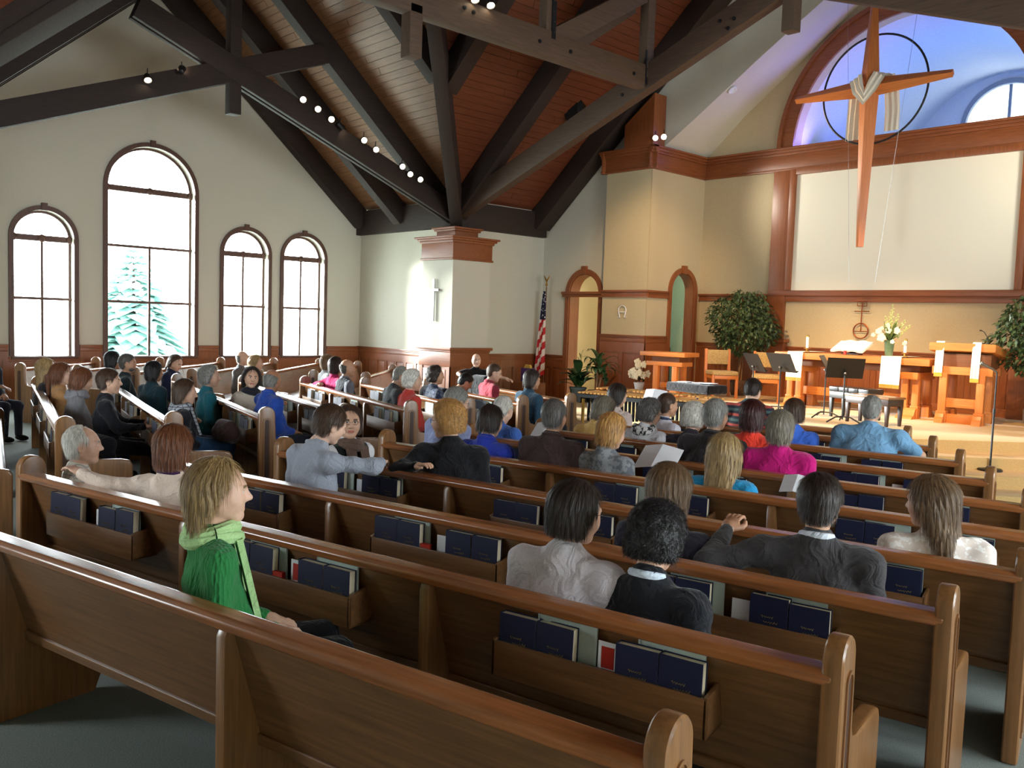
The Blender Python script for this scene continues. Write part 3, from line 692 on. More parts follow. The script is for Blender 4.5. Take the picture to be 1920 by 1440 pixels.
for i, (n, xr) in enumerate(zip(MN, MR)):
    t0 = (-6.05+n*sA_)/cA_; t1 = (xr+n*sA_)/cA_
    pew('M%d' % (i+1), 12.8, n, t0, t1, 3 if i < 7 else 2, 'oak pew of the right block, %s row from the camera' % ORD[i] if i < 9 else 'oak pew of the right block, frontmost row at the chancel steps', 'right block pews', racks=0 < i < 9)
LN = [-1.3, -.42, .52, 1.44, 2.36, 3.26, 4.12, 4.97, 5.86, 6.74]
LX = [-12.9]*5+[-12.4, -11.95, -11.45, -10.9, -10.36]
sL_, cL_ = math.sin(R(-12)), math.cos(R(-12))
for i, (n, xl) in enumerate(zip(LN, LX)):
    if i < 1: continue
    t1 = (-8.1+n*sL_)/cL_; t0 = (xl+n*sL_)/cL_
    pew('L%d' % (i-1), -12, n, t0, t1, 3 if i < 7 else 2, 'oak pew left of the centre aisle, %s row from the camera' % ORD[i-1] if i < 9 else 'oak pew left of the centre aisle, frontmost row', 'left block pews', racks=0 < i < 9)
for i, (n, tn, tf) in enumerate([(-8.55, -13.9, -16.3), (-7.62, -13.95, -17.0), (-6.68, -13.95, -17.75), (-5.75, -14.0, -18.3), (-4.85, -14.6, -18.6), (-3.95, -14.75, -18.3), (-3.05, -14.75, -17.4)]):
    pew('F%d' % i, -45, n, tf, tn, 2, 'oak pew angled under the tall windows, %s row from the window wall' % ['first', 'second', 'third', 'fourth', 'fifth', 'sixth', 'seventh'][i], 'transept pews', racks=False)

# ---- hymnals, pads, cards in the racks
def book_meshes():
    w, h, t = .163, .236, .042; mb = MB()
    mb.box(-w/2, w/2, -t/2, -t/2+.003, 0, h); mb.box(-w/2, w/2, t/2-.003, t/2, 0, h); mb.box(-w/2, -w/2+.003, -t/2, t/2, 0, h)
    c = mb.mesh('hymnal', bevel=.001, seg=1); c.materials.append(M['navy'])
    mb = MB(); mb.box(-w/2+.003, w/2-.005, -t/2+.003, t/2-.003, .004, h-.005); p = mb.mesh('pages'); p.materials.append(M['pages'])
    mb = MB()
    for k, (z, x0, x1) in enumerate(((.15, -.03, .02), (.128, -.02, .04), (.108, -.01, .035))):
        pts = [(x0+(x1-x0)*i/14, -t/2-.0006, z+.006*math.sin(i*2.3+k)*(1 if i % 3 else .3)) for i in range(15)]
        mb.tube(pts, .0011, 4)
    g = mb.mesh('gold_lettering'); g.materials.append(M['gold'])
    return c, p, g
BK, PG, GL = book_meshes()
def pad_mesh():
    mb = MB(); n = 10; top = [.262+.012*math.sin(i*.55)-.002*i for i in range(n+1)]
    for y0, y1 in ((.0, .009),):
        V = []
        for i in range(n+1):
            x = -.125+.25*i/n
            V += [(x, y0, 0), (x, y0, top[i]), (x, y1, top[i]), (x, y1, 0)]
        F = [(0, 1, 2, 3), (4*n+3, 4*n+2, 4*n+1, 4*n)]
        for i in range(n):
            for a in range(4): F.append((4*i+a, 4*i+(a+1) % 4, 4*i+4+(a+1) % 4, 4*i+4+a))
        mb.add(V, F)
    mb.box(-.127, -.119, -.003, .011, 0, .262)
    me = mb.mesh('attendance_pad'); me.materials.append(M['pad']); return me
PAD = pad_mesh()
def small(name, w, h, t, m):
    mb = MB(); mb.box(-w/2, w/2, -t/2, t/2, 0, h); me = mb.mesh(name); me.materials.append(M[m]); return me
CARD = small('envelope_card', .085, .105, .002, 'card'); REDB = small('red_booklet', .06, .11, .022, 'red')
def photo_card():
    mb = MB(); mb.box(-.04, .04, -.001, .001, 0, .115); mb.cur = 1; mb.box(-.026, .026, -.002, -.0008, .018, .097); me = mb.mesh('picture_card'); me.materials.append(M['card']); me.materials.append(M['red']); return me
PCARD = photo_card()
LEAN = Matrix.Rotation(-.27, 4, 'X')
POSN = {'M': 'right block', 'L': 'left block'}
SIDE3 = ['left', 'middle', 'right']; SIDE2 = ['left', 'right']
def put(key, bay, me, x, y, z, rx=-.22, rz=0, parts=(), label=None, cat=None, group=None):
    o, T, Nn, t0, n, b, bays = PEWS[key]
    w = T*(t0+(bay+.5)*b+x)+Nn*(n+y)+Vector((0, 0, z)); q = bpy.data.objects.new(me.name, me); COL.objects.link(q)
    q.location = w; q.rotation_mode = 'XYZ'; q.rotation_euler = (Matrix.Rotation(o.rotation_euler.z+rz, 3, 'Z') @ Matrix.Rotation(rx, 3, 'X')).to_euler()
    for nm, pm in parts: link(nm, pm, None, q)
    return tag(q, label, cat, group)
SKIP = {('M2', 0): (0, 1, 2, 3)}
slots = [-.345, -.178, .165, .335]; snames = ['leftmost', 'second from left', 'third from left', 'rightmost']
def rackwhere(key, bay):
    i = int(key[1:]); bays = PEWS[key][6]
    sd = (SIDE3 if bays == 3 else SIDE2)[bay]
    return '%s rack, %s row, %s' % (sd, ORD[i-1] if key[0] == 'M' else ORD[i-1] if i > 0 else 'nearest', POSN[key[0]])
rr = random.Random(3)
for key in list(PEWS):
    if key[0] == 'F' or key in ('M1', 'M10', 'L0', 'L8'): continue
    i = int(key[1:]); near = key[0] == 'M' and i <= 5
    for bay in range(PEWS[key][6]):
        wh = rackwhere(key, bay)
        for k, x in enumerate(slots):
            if not near and rr.random() < .18: continue
            dz = 0 if rr.random() < .8 else -.012
            put(key, bay, BK, x+rr.uniform(-.006, .006), -.036+rr.uniform(0, .003), .578+dz, -.015-rr.uniform(0, .03), rr.uniform(-.03, .03),
                [('pages', PG)]+([('gold_lettering', GL)] if near else []), 'navy hymnal, %s in the %s' % (snames[k], wh), 'book', 'navy hymnals in the pew racks')
        for k, x in ((0, -.16), (1, .27)):
            if rr.random() < (.55 if k == 0 else .9):
                put(key, bay, PAD, x+rr.uniform(-.03, .03), -.006, .592, .0, rr.uniform(-.02, .02), (), 'pale green attendance pad behind the %s hymnals, %s' % (['left', 'right'][k], wh), 'folder', 'attendance pads in the pew racks')
        if near or rr.random() < .4:
            c = rr.random()
            if c < .5: put(key, bay, CARD, .035, -.006, .66, -.02, .05, (), 'white envelope card behind the cup holder, %s' % wh, 'card', 'cards in the pew racks')
            else: put(key, bay, PCARD, .03, -.006, .66, -.02, 0, (), 'picture card standing behind the cup holder, %s' % wh, 'card', 'cards in the pew racks')
            if key in ('M2', 'M3') and bay == 1: put(key, bay, REDB, -.063, -.036, .60, -.03, .1, (), 'small red booklet beside the cup holder, %s' % wh, 'book')
# ================================================================ people: smooth distance-field bodies
class Grid:
    def __init__(s, b0, b1, h):
        s.h = h; s.o = np.array(b0, float)
        ax = [np.arange(b0[i], b1[i]+h, h) for i in range(3)]
        s.X, s.Y, s.Z = np.meshgrid(*ax, indexing='ij'); s.X = s.X.astype(np.float32); s.Y = s.Y.astype(np.float32); s.Z = s.Z.astype(np.float32)
    def ell(s, c, r):
        x, y, z = (s.X-c[0]), (s.Y-c[1]), (s.Z-c[2])
        k0 = np.sqrt((x/r[0])**2+(y/r[1])**2+(z/r[2])**2)+1e-9; k1 = np.sqrt((x/r[0]**2)**2+(y/r[1]**2)**2+(z/r[2]**2)**2)+1e-9
        return k0*(k0-1)/k1
    def cap(s, a, b, ra, rb=None, sy=1.0):
        rb = ra if rb is None else rb; a = np.array(a, float); b = np.array(b, float); d = b-a; L = d@d+1e-12
        x, y, z = s.X-a[0], s.Y-a[1], s.Z-a[2]
        t = np.clip((x*d[0]+y*d[1]+z*d[2])/L, 0, 1)
        return np.sqrt((x-t*d[0])**2+((y-t*d[1])/sy)**2+(z-t*d[2])**2)-(ra+(rb-ra)*t)
def smin(a, b, k):
    h = np.maximum(k-np.abs(a-b), 0)/k; return np.minimum(a, b)-h*h*k*.25
def smax(a, b, k): return -smin(-a, -b, k)
def nets(D, o, h):
    I = D < 0; nx, ny, nz = D.shape
    c = [I[i:nx-1+i, j:ny-1+j, k:nz-1+k] for i in (0, 1) for j in (0, 1) for k in (0, 1)]
    s = sum(a.astype(np.int8) for a in c); act = (s > 0) & (s < 8)
    idx = -np.ones(act.shape, int); ii = np.argwhere(act); idx[act] = np.arange(len(ii))
    P = np.zeros((len(ii), 3)); C = np.zeros(len(ii))
    offs = [(0, 0, 0), (0, 0, 1), (0, 1, 0), (0, 1, 1), (1, 0, 0), (1, 0, 1), (1, 1, 0), (1, 1, 1)]
    dv = [D[ii[:, 0]+a, ii[:, 1]+b, ii[:, 2]+e] for a, b, e in offs]
    for a in range(8):
        for b in range(a+1, 8):
            df = np.array(offs[b])-np.array(offs[a])
            if np.abs(df).sum() != 1: continue
            m = (dv[a] < 0) != (dv[b] < 0); t = dv[a]/(dv[a]-dv[b]+1e-12)
            P += np.where(m[:, None], np.array(offs[a])+t[:, None]*df, 0); C += m
    V = (ii+P/C[:, None])*h+o
    F = []
    for ax in range(3):
        sl0 = [slice(None)]*3; sl1 = [slice(None)]*3; sl0[ax] = slice(0, -1); sl1[ax] = slice(1, None)
        A, B = I[tuple(sl0)], I[tuple(sl1)]; q = np.argwhere(A != B)
        u, v = [(1, 2), (2, 0), (0, 1)][ax]
        q = q[(q[:, u] > 0) & (q[:, v] > 0) & (q[:, u] < D.shape[u]-1) & (q[:, v] < D.shape[v]-1)]
        if not len(q): continue
        ins = A[tuple(q.T)]
        def cell(du, dv_):
            w = q.copy(); w[:, u] -= du; w[:, v] -= dv_; return idx[w[:, 0], w[:, 1], w[:, 2]]
        f = np.stack([cell(1, 1), cell(0, 1), cell(0, 0), cell(1, 0)], 1)
        f[~ins] = f[~ins][:, ::-1]; F.append(f)
    F = np.concatenate(F); F = F[(F >= 0).all(1)]
    return V, F
# ---- head, faces +Y, origin at head centre
def make_head(h, jaw=1.0):
    g = Grid((-.11, -.14, -.26), (.11, .15, .16), h)
    d = g.ell((0, -.012, .032), (.076, .097, .092))
    d = smin(d, g.cap((0, .03, -.005), (0, .052, -.082), .062*jaw, .03*jaw), .05)
    d = smin(d, g.cap((-.03, .045, -.03), (.03, .045, -.03), .042), .03)
    for s in (-1, 1):
        d = smin(d, g.cap((s*.052, .0, -.05), (s*.02, .055, -.092), .022*jaw, .018*jaw), .03)
        d = smax(d, -g.ell((s*.031, .1, .008), (.019, .016, .013)), .014)
        d = smin(d, g.cap((s*.013, .088, .028), (s*.047, .077, .028), .008), .014)
        d = smin(d, g.ell((s*.031, .076, .008), (.0125, .0125, .011)), .003)
        d = smin(d, g.ell((s*.079, -.008, -.004), (.009, .02, .031)), .008)
        d = smax(d, -g.ell((s*.089, -.002, -.002), (.006, .01, .018)), .006)
    d = smin(d, g.cap((0, .09, .015), (0, .11, -.022), .0075, .0125), .016)
    for s in (-1, 1): d = smin(d, g.cap((s*.009, .1, -.027), (s*.013, .097, -.028), .008), .008)
    d = smin(d, g.cap((-.02, .083, -.056), (.02, .083, -.056), .008), .008)
    d = smin(d, g.cap((-.016, .084, -.066), (.016, .084, -.066), .008), .007)
    d = smax(d, -g.cap((-.02, .096, -.061), (.02, .096, -.061), .0035), .005)
    d = smin(d, g.cap((0, .062, -.094), (0, .066, -.094), .02), .02)
    d = smin(d, g.cap((0, -.022, -.06), (0, -.038, -.19), .05, .053), .035)
    V, F = nets(d, g.o, h); c = V[F].mean(1); m = np.zeros(len(F), int)
    ax = np.abs(c[:, 0])
    eye = (np.abs(ax-.031) < .0115) & (np.abs(c[:, 2]-.008) < .0065) & (c[:, 1] > .07)
    m[eye] = 2; m[eye & (np.abs(ax-.031) < .0052)] = 3
    brow = (ax > .014) & (ax < .05) & (np.abs(c[:, 2]-.030-.1*(ax-.03)*(ax < .03)) < .0045) & (c[:, 1] > .065); m[brow] = 4
    lips = (ax < .023) & (np.abs(c[:, 2]+.061) < .011-.18*ax) & (c[:, 1] > .075); m[lips] = 1
    return V, F, m
def make_hand(h):
    g = Grid((-.07, -.04, -.06), (.075, .2, .05), h)
    d = g.ell((0, .045, 0), (.04, .052, .0155)); d = smin(d, g.cap((0, -.03, 0), (0, .02, 0), .025, .026, 1), .02)
    for i, (x, L) in enumerate(((-.027, .066), (-.009, .076), (.010, .072), (.028, .056))):
        p0 = np.array((x, .085, .002)); a0 = .25; pts = [p0]
        for k, f in enumerate((.45, .31, .24)):
            an = a0+.42*k; pts.append(pts[-1]+np.array((x*.12*f, math.cos(an)*L*f, -math.sin(an)*L*f)))
        for k in range(3): d = smin(d, g.cap(pts[k], pts[k+1], .0092-.0008*k, .0086-.0008*k), .004)
    t = [np.array((-.03, .02, -.004)), np.array((-.052, .05, -.014)), np.array((-.054, .078, -.02)), np.array((-.048, .1, -.022))]
    for k in range(3): d = smin(d, g.cap(t[k], t[k+1], .0125-.001*k, .0115-.001*k), .006)
    return nets(d, g.o, h)
_H = {}
def head_cache(lod, jaw):
    k = (lod, jaw)
    if k not in _H: _H[k] = make_head({0: .0042, 1: .0062, 2: .009}[lod], jaw)
    return _H[k]
def hand_cache(lod):
    k = ('hand', lod)
    if k not in _H: _H[k] = make_hand({0: .0042, 1: .006, 2: .008}[lod])
    return _H[k]
# ---- hair
def make_hair(style, h):
    g = Grid((-.17, -.22, -.40 if style in ('long', 'longw', 'pony') else -.2), (.17, .15, .18), h); X, Y, Z = g.X, g.Y, g.Z
    th = np.arctan2(X, -Y-.0); ears = np.minimum(g.ell((.082, .0, -.006), (.03, .03, .036)), g.ell((-.082, .0, -.006), (.03, .03, .036)))
    face = (Y-.074)*.8-(Z-.072)*.6
    if style in ('short', 'crew', 'bald', 'recede'):
        t = {'short': .017, 'crew': .010, 'bald': .009, 'recede': .011}[style]
        d = g.ell((0, -.016, .034), (.077+t, .097+t, .092+t))
        d = smin(d, g.ell((0, -.045, -.035), (.062+t*.5, .05+t*.6, .05)), .03)
        d = smax(d, face, .02); d = smax(d, -Z-.078, .012); d = smax(d, -ears, .012)
        d = smax(d, (Y-.03)-(Z+.02)*1.4-.01, .02)
        if style == 'bald': d = smax(d, Z-.048+.25*(Y+.06), .02)
        if style == 'recede': d = smax(d, (Y-.02)*.9+(Z-.1)*.5-.012*np.cos(th*2), .02)
        d = d+.0016*np.sin(th*46+6*np.sin(Z*60))+.0014*np.sin(X*210+Y*90)*np.sin(Z*160)
    elif style in ('bob', 'fbob', 'curly', 'pixie', 'puff'):
        big = {'bob': .026, 'fbob': .03, 'curly': .028, 'pixie': .021, 'puff': .034}[style]; low = {'bob': -.115, 'fbob': -.12, 'curly': -.09, 'pixie': -.085, 'puff': -.085}[style]
        d = g.ell((0, -.02, .032), (.077+big, .098+big, .092+big))
        d = smin(d, g.ell((0, -.03, low*.55), (.074+big*.9, .078+big*.6, .07)), .05)
        d = smax(d, low-Z, .022)
        fc = np.maximum((Y-.052)*.9-(Z-.092)*.42, (np.abs(X)-.2)*.2)
        d = smax(d, fc, .02); d = smax(d, -g.cap((0, .08, .02), (0, .1, -.1), .058), .02)
        if style in ('pixie', 'puff'): d = smax(d, -g.ell((0, .06, -.09), (.12, .08, .06)), .02)
        if style in ('curly', 'puff'):
            a = .006 if style == 'curly' else .004
            d = d+a*(np.sin(X*120+2*np.sin(Z*70))*np.sin(Y*120+1)*np.sin(Z*130+2*np.sin(X*60)))+a*.6*np.sin(X*60+Y*40)*np.sin(Z*70)
        else: d = d+.0026*np.sin(th*34+3*np.sin(Z*25))+.0016*np.sin(th*71)
    else:
        d = g.ell((0, -.02, .03), (.1, .12, .115))
        d = smin(d, g.cap((-.035, -.045, -.03), (-.045, -.07, -.25 if style != 'pony' else -.05), .07, .055), .05)
        d = smin(d, g.cap((.035, -.045, -.03), (.045, -.07, -.25 if style != 'pony' else -.05), .07, .055), .05)
        if style == 'pony':
            d = smax(d, -.07-Z, .02); d = smin(d, g.cap((0, -.115, .03), (0, -.16, -.03), .03, .03), .02); d = smin(d, g.cap((0, -.16, -.03), (.01, -.15, -.3), .03, .012), .02)
        else:
            d = smax(d, (-.30 if style == 'long' else -.215)-Z+.01*np.sin(th*9), .03)
            for s in (-1, 1): d = smin(d, g.cap((s*.082, .0, -.02), (s*.085, .03 if style == 'longw' else .01, -.2), .035, .028), .03)
        d = smax(d, (Y-.062)*.9-(Z-.09)*.42 if style != 'longw' else np.maximum(Y-.05, (Y-.02)*.8-(Z-.06)*.5), .02)
        d = smax(d, -g.cap((0, .085, .03), (0, .11, -.12), .06), .02)
        d = d+.0034*np.sin(th*30+3*np.sin(Z*22))+.002*np.sin(th*63+Z*30)
    V, F = nets(d, g.o, h)
    N = np.zeros_like(V); fn = np.cross(V[F[:, 2]]-V[F[:, 0]], V[F[:, 3]]-V[F[:, 1]])
    for c in range(4): np.add.at(N, F[:, c], fn)
    N /= np.linalg.norm(N, axis=1)[:, None]+1e-9
    cnt = {0: 5200, 1: 2000, 2: 600}[0 if h < .006 else 1 if h < .009 else 2]; w = .0011 if h < .006 else .0017 if h < .009 else .0026
    sel = rng.integers(0, len(V), cnt); sel = sel[(V[sel, 1] < .085)]; p = V[sel]+N[sel]*.001; nn = N[sel]
    curl = style in ('curly', 'puff'); L = rng.uniform(.02, .045, len(sel)) if style in ('short', 'crew', 'bald', 'recede') else rng.uniform(.03, .06, len(sel)) if curl else rng.uniform(.05, .11, len(sel))
    if style == 'crew': L *= .5
    if style in ('bob', 'fbob', 'pixie'): L *= .6
    L = np.minimum(L, V[sel, 2]-V[:, 2].min()+.012)
    pts = [p]; K = 4
    for k in range(K):
        c0 = np.stack([p[:, 0], p[:, 1]+.02, np.maximum(p[:, 2]-.02, 0)], 1); c0 /= np.linalg.norm(c0, axis=1)[:, None]+1e-9
        nm = nn if k == 0 else c0
        dn_ = np.tile(np.array((0, 0, -1.0)), (len(p), 1)); rad = np.stack([p[:, 0], p[:, 1]+.02-.06*(p[:, 2] > .06), 0*p[:, 0]], 1); rad /= np.linalg.norm(rad, axis=1)[:, None]+1e-9
        t = dn_+.45*rad*(p[:, 2:3] > .02)
        if curl: t = t*.5+rng.normal(0, .8, t.shape)
        else: t = t+rng.normal(0, .09, t.shape)
        t -= nm*(t*nm).sum(1)[:, None]; t /= np.linalg.norm(t, axis=1)[:, None]+1e-9
        p = p+t*(L/K)[:, None]+nm*(.0007 if not curl else .0014); pts.append(p)
    side = np.cross(nn, pts[1]-pts[0]); side /= np.linalg.norm(side, axis=1)[:, None]+1e-9
    SV_ = []; n0 = len(V); m = len(sel)
    for k in range(K+1):
        ww = w*(1-.8*k/K); SV_ += [pts[k]-side*ww, pts[k]+side*ww]
    F2 = [np.stack([n0+(2*k)*m+np.arange(m), n0+(2*k+1)*m+np.arange(m), n0+(2*k+3)*m+np.arange(m), n0+(2*k+2)*m+np.arange(m)], 1) for k in range(K)]
    return npmesh('hair', np.concatenate([V]+SV_), np.concatenate([F]+F2))
_HM = {}
def hair_mesh(style, lod):
    k = (style, lod)
    if k not in _HM: _HM[k] = make_hair(style, {0: .0055, 1: .0075, 2: .0105}[lod])
    return _HM[k]
# ---- bodies
def prims(D, g, P, k):
    for a, b, ra, rb in P:
        D = smin(D, g.cap(a, b, ra, rb), k)
    return D
def sdf(P, h, k, wr=0):
    pts = np.array([p for a, b, ra, rb in P for p in (a, b)]); r = max(max(ra, rb) for _, _, ra, rb in P)+.03
    g = Grid(pts.min(0)-r, pts.max(0)+r, h); D = np.full(g.X.shape, 1.0, np.float32)
    for a, b, ra, rb in P:
        m = max(ra, rb)+k+3*h; lo = np.maximum(((np.minimum(a, b)-m-g.o)/h).astype(int), 0); hi = ((np.maximum(a, b)+m-g.o)/h).astype(int)+2
        sl = tuple(slice(lo[i], hi[i]) for i in range(3)); q = Grid.__new__(Grid); q.X, q.Y, q.Z = g.X[sl], g.Y[sl], g.Z[sl]
        D[sl] = smin(D[sl], q.cap(a, b, ra, rb), k)
    if wr: D = D+wr*np.sin(30*g.Z+5*np.sin(8*g.X+2)+5*np.sin(10*g.Y))*np.sin(13*g.X+4*np.sin(12*g.Z)+9*g.Y)
    return nets(D, g.o, h)
_mc = {}
def cmat(kind, c, **kw):
    k = (kind, c)+tuple(sorted(kw.items()))
    if k in _mc: return _mc[k]
    if kind == 'hair':
        m, n, l, b = _mat('hair'); v = _coord(n, l, (1, 1, .16)); f = _noise(n, l, v, 95, 3, .6)
        cc = lin(*c); l.new(_ramp(n, l, f, [(.3, dark(cc, .42)), (.52, cc), (.75, dark(cc, 1.5))]), b.inputs['Base Color'])
        b.inputs['Roughness'].default_value = .5; _bump(n, l, b, f, .5, .006)
    elif kind == 'skin':
        m, n, l, b = _mat('skin'); v = _coord(n, l, (1, 1, 1)); f = _noise(n, l, v, 26, 3)
        cc = lin(*c); l.new(_ramp(n, l, f, [(.3, dark(cc, .9)), (.7, (cc[0]*1.05, cc[1]*1.12, cc[2]*1.12, 1))]), b.inputs['Base Color'])
        b.inputs['Roughness'].default_value = .5; b.inputs['Subsurface Weight'].default_value = .08; b.inputs['Subsurface Radius'].default_value = (.02, .008, .004)
    elif kind == 'stripe':
        m, n, l, b = _mat('striped_fabric'); tc = n.new('ShaderNodeTexCoord'); sx = n.new('ShaderNodeSeparateXYZ'); l.new(tc.outputs['Object'], sx.inputs[0])
        mm = n.new('ShaderNodeMath'); mm.operation = 'MULTIPLY'; mm.inputs[1].default_value = kw.get('freq', 9); l.new(sx.outputs[2], mm.inputs[0])
        fr = n.new('ShaderNodeMath'); fr.operation = 'FRACT'; l.new(mm.outputs[0], fr.inputs[0])
        r = n.new('ShaderNodeValToRGB'); r.color_ramp.interpolation = 'CONSTANT'; l.new(fr.outputs[0], r.inputs[0]); e = r.color_ramp.elements
        cols = c; e[0].position = 0; e[0].color = lin(*cols[0])
        for i, q in enumerate(cols[1:]):
            el = e[1] if i == 0 else e.new(.5); el.position = (i+1)/len(cols); el.color = lin(*q)
        l.new(r.outputs[0], b.inputs['Base Color']); b.inputs['Roughness'].default_value = .9
    elif kind == 'plaid':
        m, n, l, b = _mat('plaid_fabric'); v = _coord(n, l, (1, 1, 1)); w1 = n.new('ShaderNodeTexWave'); w1.inputs['Scale'].default_value = kw.get('freq', 8); w1.bands_direction = 'X'
        w2 = n.new('ShaderNodeTexWave'); w2.inputs['Scale'].default_value = kw.get('freq', 8); w2.bands_direction = 'Z'; l.new(v, w1.inputs[0]); l.new(v, w2.inputs[0])
        mx = n.new('ShaderNodeMath'); mx.operation = 'MAXIMUM'; l.new(w1.outputs['Fac'], mx.inputs[0]); l.new(w2.outputs['Fac'], mx.inputs[1])
        l.new(_ramp(n, l, mx.outputs[0], [(.86, lin(*c[0])), (.97, lin(*c[1]))]), b.inputs['Base Color']); b.inputs['Roughness'].default_value = .9
    elif kind == 'print':
        m, n, l, b = _mat('printed_fabric'); v = _coord(n, l, (1, 1, 1)); f = _noise(n, l, v, kw.get('freq', 30), 2)
        l.new(_ramp(n, l, f, [(.44, lin(*c[0])), (.52, lin(*c[1]))]), b.inputs['Base Color']); b.inputs['Roughness'].default_value = .9
    elif kind == 'knit':
        m = cloth('ribbed_knit', lin(*c), .95, 300, .85, 0); n = m.node_tree.nodes; l = m.node_tree.links; b = n['Principled BSDF']
        v = _coord(n, l, (1, 1, .25)); vo = n.new('ShaderNodeTexVoronoi'); vo.inputs['Scale'].default_value = 75; l.new(v, vo.inputs['Vector']); _bump(n, l, b, vo.outputs['Distance'], .8, .012)
    else: m = cloth('fabric', lin(*c), kw.get('rough', .9), 260, .86, .9, 11)
    _mc[k] = m; return m
EYEW = paint('eye_white', lin(225, 220, 214), .3, .97, 50, 0); IRIS = paint('iris', lin(52, 42, 34), .2, .9, 50, 0)
GLASSES = paint('spectacle_frame', lin(30, 24, 24), .3, .9, 50, 0, .6)
SK = {'f': (214, 168, 142), 'm': (196, 146, 116), 'o': (206, 160, 136), 'd': (168, 116, 88), 'p': (224, 180, 156)}
HC = {'wht': (214, 210, 200), 'gry': (142, 140, 134), 'dgr': (92, 88, 84), 'brn': (76, 54, 38), 'dbr': (46, 34, 27), 'blk': (20, 18, 20), 'bln': (166, 138, 92), 'gbl': (196, 148, 84), 'red': (126, 76, 46), 'drd': (60, 20, 18), 'lbr': (116, 90, 62), 'agr': (130, 122, 106)}
ARMS = {'lap': ((.055, -.01, -.27), (-.11, .24, -.33)), 'book': ((.06, .02, -.25), (-.1, .3, -.2)), 'fwd': ((.05, .12, -.2), (-.02, .36, -.2)), 'out': ((.25, -.08, -.06), (.46, -.02, -.05)), 'hang': ((.03, .0, -.28), (.04, .1, -.52))}
COLLARS = ('polo', 'shirt')
def person(label, x, y, zh, bphi, hphi, hair, hcol, top, skin='f', lod=1, jaw=.95, sw=.185, gi=1.0, pitch=0, tilt=0, arms='lap', armL=None, armR=None, sleeve=1.0, topkind='plain', pants=(40, 42, 52), extras=(), lean=(0, .03), hs=1.0, group='seated congregation'):
    """x, y, zh: head centre in the room; bphi / hphi: facing of body and head (degrees left of +Y)."""
    a = R(bphi); hx, hy = lean; B = Matrix.Rotation(a, 3, 'Z'); w = B @ Vector((hx, hy, 0)); base = Vector((x-w.x, y-w.y, 0))
    ho = max(0, hy-.06)
    pel = np.array((0, 0, .55)); cz = zh-.40; cx, cy = hx*.6, ho+(hy-ho)*.6-.03; sz = zh-.218; nb = np.array((hx*.95, hy*.95-.04, zh-.145))
    ga = (.6+.4*gi)
    def SV(s, q): return np.array((hx*.85+s*sw, hy*.8-.03, sz-.02))
    torso = [((-.075, ho, .55), (.075, ho, .55), .135*gi, .135*gi), ((-.055*gi, ho+.02, .69), (.055*gi, ho+.02, .69), .125*gi, .125*gi),
             ((cx-.075, cy, cz), (cx+.075, cy, cz), .115*gi, .115*gi), ((cx-.05, cy, cz+.09), (cx+.05, cy, cz+.09), .1*ga, .1*ga)]
    torso += [((nb[0], nb[1], nb[2]-.05), tuple(SV(s, 0)), .062*ga, .06*ga) for s in (-1, 1)]
    torso += [((nb[0], nb[1]-.0, nb[2]-.06), (nb[0], nb[1]+.005, nb[2]+.0), .064, .058)]
    AR_ = []
    for s, sp in ((-1, armL or arms), (1, armR or arms)):
        S = SV(s, 0)
        if isinstance(sp, str):
            e, wv = ARMS[sp]; E_ = S+np.array((s*e[0], e[1], e[2])); W_ = S+np.array((s*wv[0], wv[1], wv[2]))
        else: E_, W_ = np.array(sp[0], float), np.array(sp[1], float)
        AR_.append((S, E_, W_))
    arms_p = []; skin_p = []
    for S, E_, W_ in AR_:
        if sleeve >= .95: arms_p += [(tuple(S), tuple(E_), .06*ga, .05*ga), (tuple(E_), tuple(E_+(W_-E_)*.94), .05*ga, .038)]
        elif sleeve >= .3: arms_p += [(tuple(S), tuple(S+(E_-S)*.75), .063*ga, .058*ga)]
        else: arms_p += [(tuple(S), tuple(S+(E_-S)*.05), .055*ga, .05*ga)]
        skin_p += [(tuple(S), tuple(E_), .046*ga, .039*ga), (tuple(E_), tuple(W_), .038*ga, .026)]
    hb = .03 if lod == 2 else .022 if lod == 1 else .015
    # body mesh: skin core, hands and head in one mesh
    core = [(t[0], t[1], t[2]*.86, t[3]*.86) for t in torso[:4]]+skin_p+[(tuple(nb-np.array((0, 0, .1))), tuple(nb+np.array((0, 0, .02))), .045, .045)]
    for s in (-1, 1): core += [((s*.09, ho+.05, .53), (s*.11, ho+.46, .49), .07, .05), ((s*.11, ho+.46, .49), (s*.12, ho+.45, .1), .045, .036)]
    V, F = sdf(core, max(hb, .02), .03); mi = np.zeros(len(F), int); Vs, Fs, Ms = [V], [F], [mi]; off = len(V)
    for i, (S, E_, W_) in enumerate(AR_):
        hv, hf = hand_cache(lod); d = Vector(W_-E_).normalized(); upv = Vector((0, 0, 1)); sd = d.cross(upv)
        if sd.length < .1: sd = Vector((1, 0, 0))
        sd.normalize(); u = sd.cross(d); m3 = np.array((sd, d, u)).T
        q = hv.copy(); ff = hf
        if i == 1: pass
        if i == 0: q[:, 0] *= -1; ff = hf[:, ::-1]
        q = (q*(.95 if jaw < .97 else 1.04))@m3.T+W_; Vs.append(q); Fs.append(ff+off); Ms.append(np.zeros(len(ff), int)); off += len(q)
    hv, hf, hm = head_cache(lod, jaw)
    HR = Matrix.Rotation(R(hphi-bphi), 3, 'Z') @ Matrix.Rotation(R(tilt), 3, 'Y') @ Matrix.Rotation(R(-pitch), 3, 'X')
    piv = np.array((0, -.035, -.13)); hp = np.array((hx, hy, zh))
    q = ((hv*hs-piv)@np.array(HR).T)+piv+hp; Vs.append(q); Fs.append(hf+off); Ms.append(hm)
    me = npmesh('person', np.concatenate(Vs), np.concatenate(Fs), True, np.concatenate(Ms))
